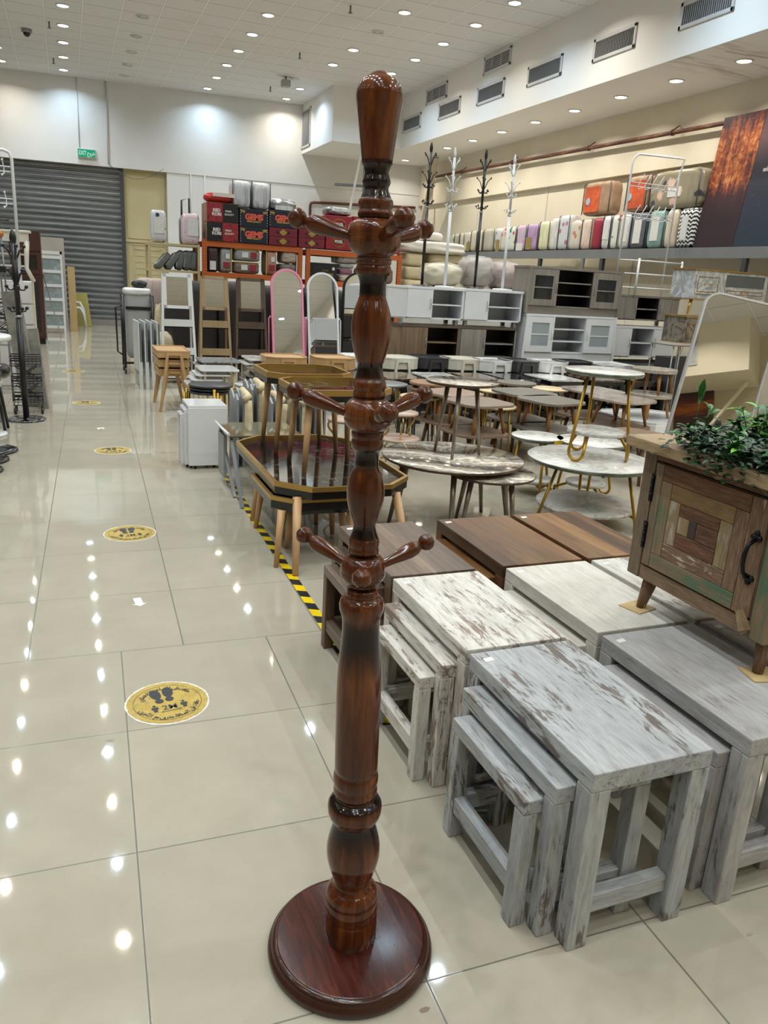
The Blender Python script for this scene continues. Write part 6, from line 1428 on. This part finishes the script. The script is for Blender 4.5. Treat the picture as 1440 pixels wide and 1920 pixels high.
for (y0, y1, h, mat, lab, card) in ((11.21, 12.0, .53, M_tan2, 'tan blanket bag with orange picture card standing upon red bag', lc(M_orc, .1, .62, .1, .85)), (10.33, 10.85, .53, M_tan2, 'tan blanket bag with orange picture card behind garment rack', lc(M_orc, .15, .9, .1, .85)), (9.2, 10.3, .54, M_khf, 'large khaki floral blanket bag beside the canvas', lc(M_lab, .4, .65, .3, .55))):
    t = wallbag(y0, y1, Z0 + .552, Z0 + .552 + h, mat, lab, card=card, pipe=M_dpipe)
    if mat is M_tan2: L = (y1 - y0) / 2; MB().lathe([(0, .06), (-.003, .058)], 16, m=TR(-.14, L * .5, h * .42) @ Matrix.Rotation(PI / 2, 4, 'Y')).build('printed_person_shape', plain('card_blue_grey', '9fb0bc', .5), t)
# canvas panels leaning on the wall
def canvas_mat(name, kind):
    t = NT(name); v = t.co((1, 1, 1), False)
    tc = t.n('ShaderNodeTexCoord'); sp = t.n('ShaderNodeSeparateXYZ'); t.l(tc.outputs['Object'], sp.inputs[0])
    n1 = t.noise(t.co((1, 7, 1.1), False), 1.6, 6, .7, .5); n2 = t.noise(v, 14, 6, .75, .5)
    hz = t.ramp(t.math('DIVIDE', sp.outputs[2], 1.7), [(0, (.1, .1, .1)), (.22, (.35, .35, .35)), (.5, (1, 1, 1)), (.85, (1, 1, 1)), (1, (.8, .8, .8))])
    if kind == 0:
        k = t.math('MULTIPLY', t.math('ADD', t.math('MULTIPLY', n1, .6), t.math('MULTIPLY', n2, .5)), hz)
        c = t.ramp(k, [(.2, srgb('2a1c22')), (.46, srgb('3d2528')), (.56, srgb('8a4526')), (.68, srgb('c98a58'))])
    elif kind == 1:
        c = t.ramp(t.math('DIVIDE', sp.outputs[2], 1.7), [(0, srgb('22303a')), (.3, srgb('252a38')), (.6, srgb('2b2a33')), (.8, srgb('5a4446')), (1, srgb('44302f'))])
        c = t.mix(t.ramp(n2, [(.62, (0, 0, 0)), (.75, (.5, .5, .5))]), c, srgb('8b9aa3'))
    else:
        n3 = t.noise(t.co((1, 6, 2), False, (.6, 0, 0)), 2.2, 6, .7, .6)
        c = t.ramp(n3, [(.35, srgb('231d2b')), (.5, srgb('2c2748')), (.6, srgb('5f5d97')), (.72, srgb('c7c7e2'))])
        c = t.mix(t.ramp(t.math('DIVIDE', sp.outputs[2], 1.7), [(.1, (1, 1, 1)), (.28, (0, 0, 0)), (.55, (0, 0, 0)), (.72, (1, 1, 1))]), c, srgb('2c232a'))
    return t.done(c, .5, 0, .3)
for k, (y0, y1, kind, lab) in enumerate(((8.44, 9.17, 0, 'tall dark canvas panel with rust-orange streaks on the shelf'), (7.85, 8.435, 1, 'tall blue-black canvas panel beside the rust-streaked one'), (7.2, 7.845, 2, 'tall canvas panel with violet brush strokes at picture edge'), (6.55, 7.195, 2, 'canvas panel past the violet one'))):
    t = thing('canvas_panel', lab, 'canvas', (8.34, 0, Z0 + .005), 0, 'dark canvas panels on the long shelf', rot=(0, .11, 0))
    MB().box(0, .03, y0, y1, 0, 1.71).build('canvas', canvas_mat('canvas_%d' % k, kind), t)
    if kind == 1:
        m = MB()
        for (a, b, c, d) in ((7.86, 8.2, 1.33, 1.39), (7.86, 8.25, .93, .97), (7.98, 8.0, .95, 1.3), (8.16, 8.19, .95, 1.3)): m.box(-.002, .002, a, b, c, d)
        m.build('painted_window', plain('pale_paint', 'a59d9f', .5, var=.2, scale=12), t)

# things the leaning mirror shows on the wall behind the viewer
t = thing('canvas_panel', 'sunset canvas on the front wall, seen in the leaning mirror', 'canvas', (.62, YF + .01, 3.05))
tt = NT('sunset_canvas'); tc = tt.n('ShaderNodeTexCoord'); sp = tt.n('ShaderNodeSeparateXYZ'); tt.l(tc.outputs['Object'], sp.inputs[0]); nz = tt.noise(tt.co((1.2, 1, 6), False), 2, 5, .65, .6)
hh = tt.math('ADD', tt.math('DIVIDE', sp.outputs[2], 1.6), tt.math('MULTIPLY', tt.math('SUBTRACT', nz, .5), .22))
MB().box(-.35, .3, 0, .03, 0, 1.6).build('canvas', tt.done(tt.ramp(hh, [(.2, srgb('2a2430')), (.38, srgb('7f7ba0')), (.5, srgb('3b2a34')), (.7, srgb('54302c')), (.78, srgb('b5622a')), (.86, srgb('5d3226')), (1, srgb('2c1d22'))]), .5), t)
tag(MB().bar((1.5, YF + .3, 4.58), (.85, YF + .3, 3.75), .06, .04).build('diagonal_brace', M_sof), 'pale brace under the front bulkhead, seen in the leaning mirror', 'brace')
g = thing('air_grille', 'grille on the front bulkhead, seen in the leaning mirror', 'vent', (.55, -5.2, 5.05)); m = MB(); m.box(-.28, .28, 0, .02, -.27, .27); m.build('frame', M_alu, g); m = MB()
for k in range(16): x = -.24 + .032 * k; m.box(x, x + .014, .02, .03, -.23, .23)
m.build('fins', M_fin, g)

# ================================================================ LEFT SIDE OF THE AISLE
hatstand(-.441, 8.204, 0, 1.77, M_blkmet, M_marb_b, 'black hat stand with marble-patterned base left of the aisle', 'hat stand by the aisle', br=.18, s=1.5)
# basket trolley behind it
t = thing('basket_trolley', 'black wire basket trolley on wheels behind the left hat stand', 'trolley', (-.43, 8.62, 0))
for k, z in enumerate((.48, .28, .09)):
    m = MB(); W, D, H = .135, .1, .10
    for (a, b) in (((-W, -D), (W, -D)), ((W, -D), (W, D)), ((W, D), (-W, D)), ((-W, D), (-W, -D))):
        for zz, r_ in ((0, .004), (H, .007), (H * .55, .008)): m.tube([(a[0], a[1], z + zz), (b[0], b[1], z + zz)], r_, 6)
    for i in range(8):
        x = -W + 2 * W * i / 7; m.tube([(x, -D, z + H), (x, -D, z), (x, D, z), (x, D, z + H)], .0018, 5)
    m.build('basket', M_blkmet, t)
for z in (.2, .39):
    for y in (-.09, .09): m = MB().bar((-.1, y, z - .05), (.1, y, z + .09), .008, .02, side=(0, 1, 0)); m.bar((.1, y, z - .05), (-.1, y, z + .09), .008, .02, side=(0, 1, 0)); m.build('scissor_brace', M_blkmet, t)
for sx in (-1, 1):
    for y in (-.09, .09): MB().rod((sx * .125 - .012, y, .03), (sx * .125 + .012, y, .03), .03, n=14).build('wheel', M_blkmet, t)
t2 = dup(t, (-.68, 9.35, .62), .2, 'black wire basket trolley standing on the white chest'); t2.scale = (.8, .8, .8)
# wrapped slab, chest of drawers, console, garment rack
M_wrapg = plain('silver_grey_wrap', '8d8a83', .35, .2, var=.35, scale=8)
tag(MB().bar((-.42, 9.0, .0), (-.55, 9.05, 1.18), .16, .09, side=(.2, 1, 0)).build('wrapped_slab', M_wrapg), 'wrapped grey textured slab leaning behind the hat stand', 'panel')
tag(MB().bar((-.30, 8.85, .0), (-.36, 8.92, .82), .10, .05, side=(.2, 1, 0)).build('wrapped_slab', M_wrapg), 'shorter wrapped slab leaning behind the basket trolley', 'panel')
M_chest = plain('white_chest', 'd0cccb', .4, var=.02)
t = thing('chest_of_drawers', 'tall white chest of drawers behind the left hat stand', 'chest', (-.80, 10.2, 0))
MB().box(-.45, .42, 0, .45, 0, 1.25).build('carcass', M_chest, t, .004)
for k in range(5):
    d = MB().box(-.44, .41, -.018, 0, .05 + .24 * k, .27 + .24 * k).build('drawer', M_chest, t, .003); MB().ball((.0, -.03, .16 + .24 * k), .015, 10).build('knob', M_chrome, d)
MB().box(.415, .425, .0, .44, .02, 1.24).build('side_edge', M_frm, t)
M_cons = plain('cream_console', 'd6d0c4', .4, var=.02)
t = thing('console_table', 'cream console table with curved legs on the white chest', 'console table', (-.58, 10.3, 1.252))
MB().box(-.24, .22, -.14, .16, .54, .565).build('top', M_cons, t, .004); MB().box(-.21, .19, -.12, .14, .44, .54).build('apron', M_cons, t)
for sx in (-.19, .17):
    for sy in (-.1, .12): MB().tube([(sx, sy, .45), (sx + (.01 if sx < 0 else -.01), sy, .3), (sx + (.02 if sx < 0 else -.02), sy, .15), (sx + (-.03 if sx < 0 else .05), sy, 0)], .02, 8, rad=[.026, .022, .018, .02]).build('leg', M_cons, t)
for z in (.3, .17): MB().bar((-.17, .02, z), (.15, .02, z), .012, .02).build('stretcher', M_cons, t)
t = thing('garment_rack', 'white tubular garment rack at the left picture edge', 'garment rack', (-.475, 9.72, 1.252))
MB().tube([(.0, 0, 0), (0, 0, 1.26), (-.02, 0, 1.32), (-.07, 0, 1.34), (-.75, 0, 1.34), (-.78, 0, 1.3), (-.78, 0, 0)], .017, 10).build('frame', M_whmet, t)
for z in (1.18, 1.13, .86, .81): MB().tube([(0, 0, z), (-.78, 0, z)], .007, 7).build('crossbar', M_whmet, t)
for z in (1.15, .83):
    for k in range(5): x = -.09 - .15 * k; m = MB().tube([(x, -.05, z + .09), (x + .01, -.02, z + .02), (x + .01, -.02, z - .04), (x - .01, -.06, z - .06)], .006, 6); m.ball((x, -.05, z + .09), .012, 8); m.ball((x - .01, -.06, z - .06), .012, 8); m.build('hook', M_whmet, t)
MB().box(-.8, .02, -.12, .12, 0, .02).build('foot_bar', M_whmet, t)
cr = thing('crutch', 'metal crutch with orange hand ball leaning at the left edge', 'crutch', (-.615, 9.3, 0))
for dx in (-.018, .022): MB().rod((dx, 0, .86), (dx - .02, .05, 1.72), .009, n=8).build('shaft', M_steel, cr)
MB().ball((.0, .05, 1.74), .032, 10).build('hand_ball', plain('orange_ball', 'a8691f', .4), cr); MB().box(-.03, .03, -.02, .02, 1.36, 1.42).build('clamp', M_blkmet, cr); MB().rod((0, 0, 0), (0, 0, .86), .012, n=8).build('foot_pole', M_steel, cr)
for z in (1.80, 1.88): MB().tube([(-.05, .05, z), (.09, .05, z)], .009, 7).build('grip', M_blkmet, cr)
# bookcase, frosted cabinet, carton and boards farther on
M_mah = wood('mahogany', '3a1f18', '4c2a20', 'z', 10, 1.1, .4); M_dkglass = plain('bookcase_glass', '15110f', .1, var=0, coat=.3)
t = thing('bookcase', 'dark mahogany bookcase with glass door by the shutter', 'bookcase', (-.56, 15.8, 0))
MB().box(-.36, .15, 0, .6, .1, 1.97).build('carcass', M_mah, t); MB().box(-.34, .13, .04, .55, 0, .1).build('plinth', M_blkmet, t)
for z0, z1 in ((.14, 1.19), (1.24, 1.62)):
    d = MB(); d.box(-.35, -.29, -.02, 0, z0, z1); d.box(.08, .14, -.02, 0, z0, z1); d.box(-.29, .08, -.02, 0, z0, z0 + .07); d.box(-.29, .08, -.02, 0, z1 - .05, z1); d = d.build('door', M_mah, t); MB().box(-.29, .08, -.012, -.004, z0 + .07, z1 - .05).build('glass_pane', M_dkglass, d)
MB().box(-.38, .17, -.03, .62, 1.19, 1.225).build('mid_shelf', M_mah, t); MB().box(-.35, .14, -.02, 0, 1.64, 1.95).build('header_board', M_mah, t); MB().box(.15, .16, .02, .58, .05, 1.2).build('side_strip', M_steel, t)
M_fro = marble('frosted_glass', '99a5a6', '7b888b', 6, .3, .2)
t = thing('glass_cabinet', 'tall white cabinet with five frosted panes before the shutter', 'cabinet', (-.28, 18.3, 0)); m = MB()
m.box(-.22, -.18, 0, .04, 0, 1.68); m.box(.17, .21, 0, .04, 0, 1.68); 
for k in range(6): m.box(-.18, .17, 0, .04, .1 + .285 * k, .16 + .285 * k)
m.box(-.22, .21, .0, .04, 1.62, 1.68); m.box(-.22, .21, .04, .3, 1.53, 1.56); m.box(-.22, .21, .04, .3, .1, .13); m.build('frame', M_whmet, t)
for k in range(5): MB().box(-.18, .17, .015, .025, .16 + .285 * k, .385 + .285 * k).build('glass_pane', M_fro, t)
tag(MB().box(.02, .17, 18.9, 19.3, 0, 1.38).build('flat_carton', M_card), 'narrow brown carton standing beside the frosted cabinet', 'carton')
tag(MB().bar((-.17, 17.38, .0), (-.44, 17.4, 1.22), .02, .03).build('metal_strip', M_chrome), 'thin metal strip leaning on the frosted cabinet', 'strip')
M_olive = plain('olive_board', 'a39a55', .5)
tag(MB().bar((.36, 20.45, 0), (.28, 20.5, .78), .30, .025, side=(0, 1, 0)).build('board', M_olive), 'olive yellow board leaning at the foot of the shutter', 'board')
for k in range(2):
    m = MB().tube([(.06 + .0 * k, 20.3 - .06 * k, 0), (.08, 20.3 - .06 * k, .42 - .1 * k), (.14, 20.3 - .06 * k, .58 - .12 * k), (.26, 20.3 - .06 * k, .56 - .12 * k), (.33, 20.3 - .06 * k, .4 - .1 * k), (.37, 20.3 - .06 * k, 0)], .03, 8)
    tag(m.build('white_arch', M_whl), ('larger', 'smaller')[k] + ' white plastic arch leaning on the olive board', 'arch', 'white arches by the shutter')
tag(MB().box(-.75, -.02, 19.6, 20.1, 0, 1.98).build('tall_board', plain('pale_grey_board', 'a79f97', .6)), 'tall pale board standing behind the frosted cabinet', 'board')
# white pedestal table, stool, black pedestal bases
t = thing('pedestal_table', 'round white pedestal table at the left edge of the aisle', 'table', (-.76, 7.5, 0)); MB().lathe([(.825, .27), (.835, .285), (.865, .285), (.872, .275), (.872, .002)], 44).build('top', M_whl, t); MB().rod((0, 0, .02), (0, 0, .83), .04).build('column', M_whl, t); MB().lathe([(0, .2), (.02, .19), (.03, .05)], 32).build('base', M_whl, t)
t = thing('storage_bin', 'grey storage bin under the round white table', 'bin', (-.78, 8.25, 0)); MB().box(-.2, .14, -.2, .2, .0, .72, taper=.9).build('bin', plain('bin_grey', '8e9090', .5), t); MB().box(-.22, .16, -.22, .22, .72, .76).build('lid', plain('bin_lid', 'b3b5b4', .5), t)
t = thing('stool', 'small stool with black legs and pale seat at left edge', 'stool', (-.75, 7.68, 0)); MB().pillow(-.16, .16, -.14, .14, .40, .46, 5, 6).build('seat', plain('pale_seat', 'b8b5a6', .6, var=.2, scale=14), t)
for (x, y) in ((-.17, -.13), (.16, -.1), (.17, .12), (-.15, .14)): MB().rod((x, y, 0), (x * .75, y * .75, .41), .013, n=8).build('leg', M_blkmet, t)
M_bkg = plain('black_gloss_base', '111417', .12, coat=.5, var=0)
for k, (x, y, lab) in enumerate(((-.645, 6.83, 'black round pedestal base nearest the hat stand'), (-.69, 6.50, 'black round pedestal base in the middle'), (-.71, 6.16, 'black round pedestal base nearest the viewer'))):
    t = thing('bar_stool', lab, 'bar stool', (x, y, 0), group='black pedestal bases at the left edge')
    MB().lathe([(0, .198), (.008, .2), (.016, .196), (.026, .17), (.032, .05), (.04, .03), (.04, .002)], 44).build('base', M_bkg, t); MB().rod((0, 0, .035), (0, 0, .6), .025).build('column', M_chrome, t); MB().lathe([(.6, .16), (.62, .19), (.68, .19), (.7, .16), (.7, .002)], 32).build('seat', M_bkg, t)
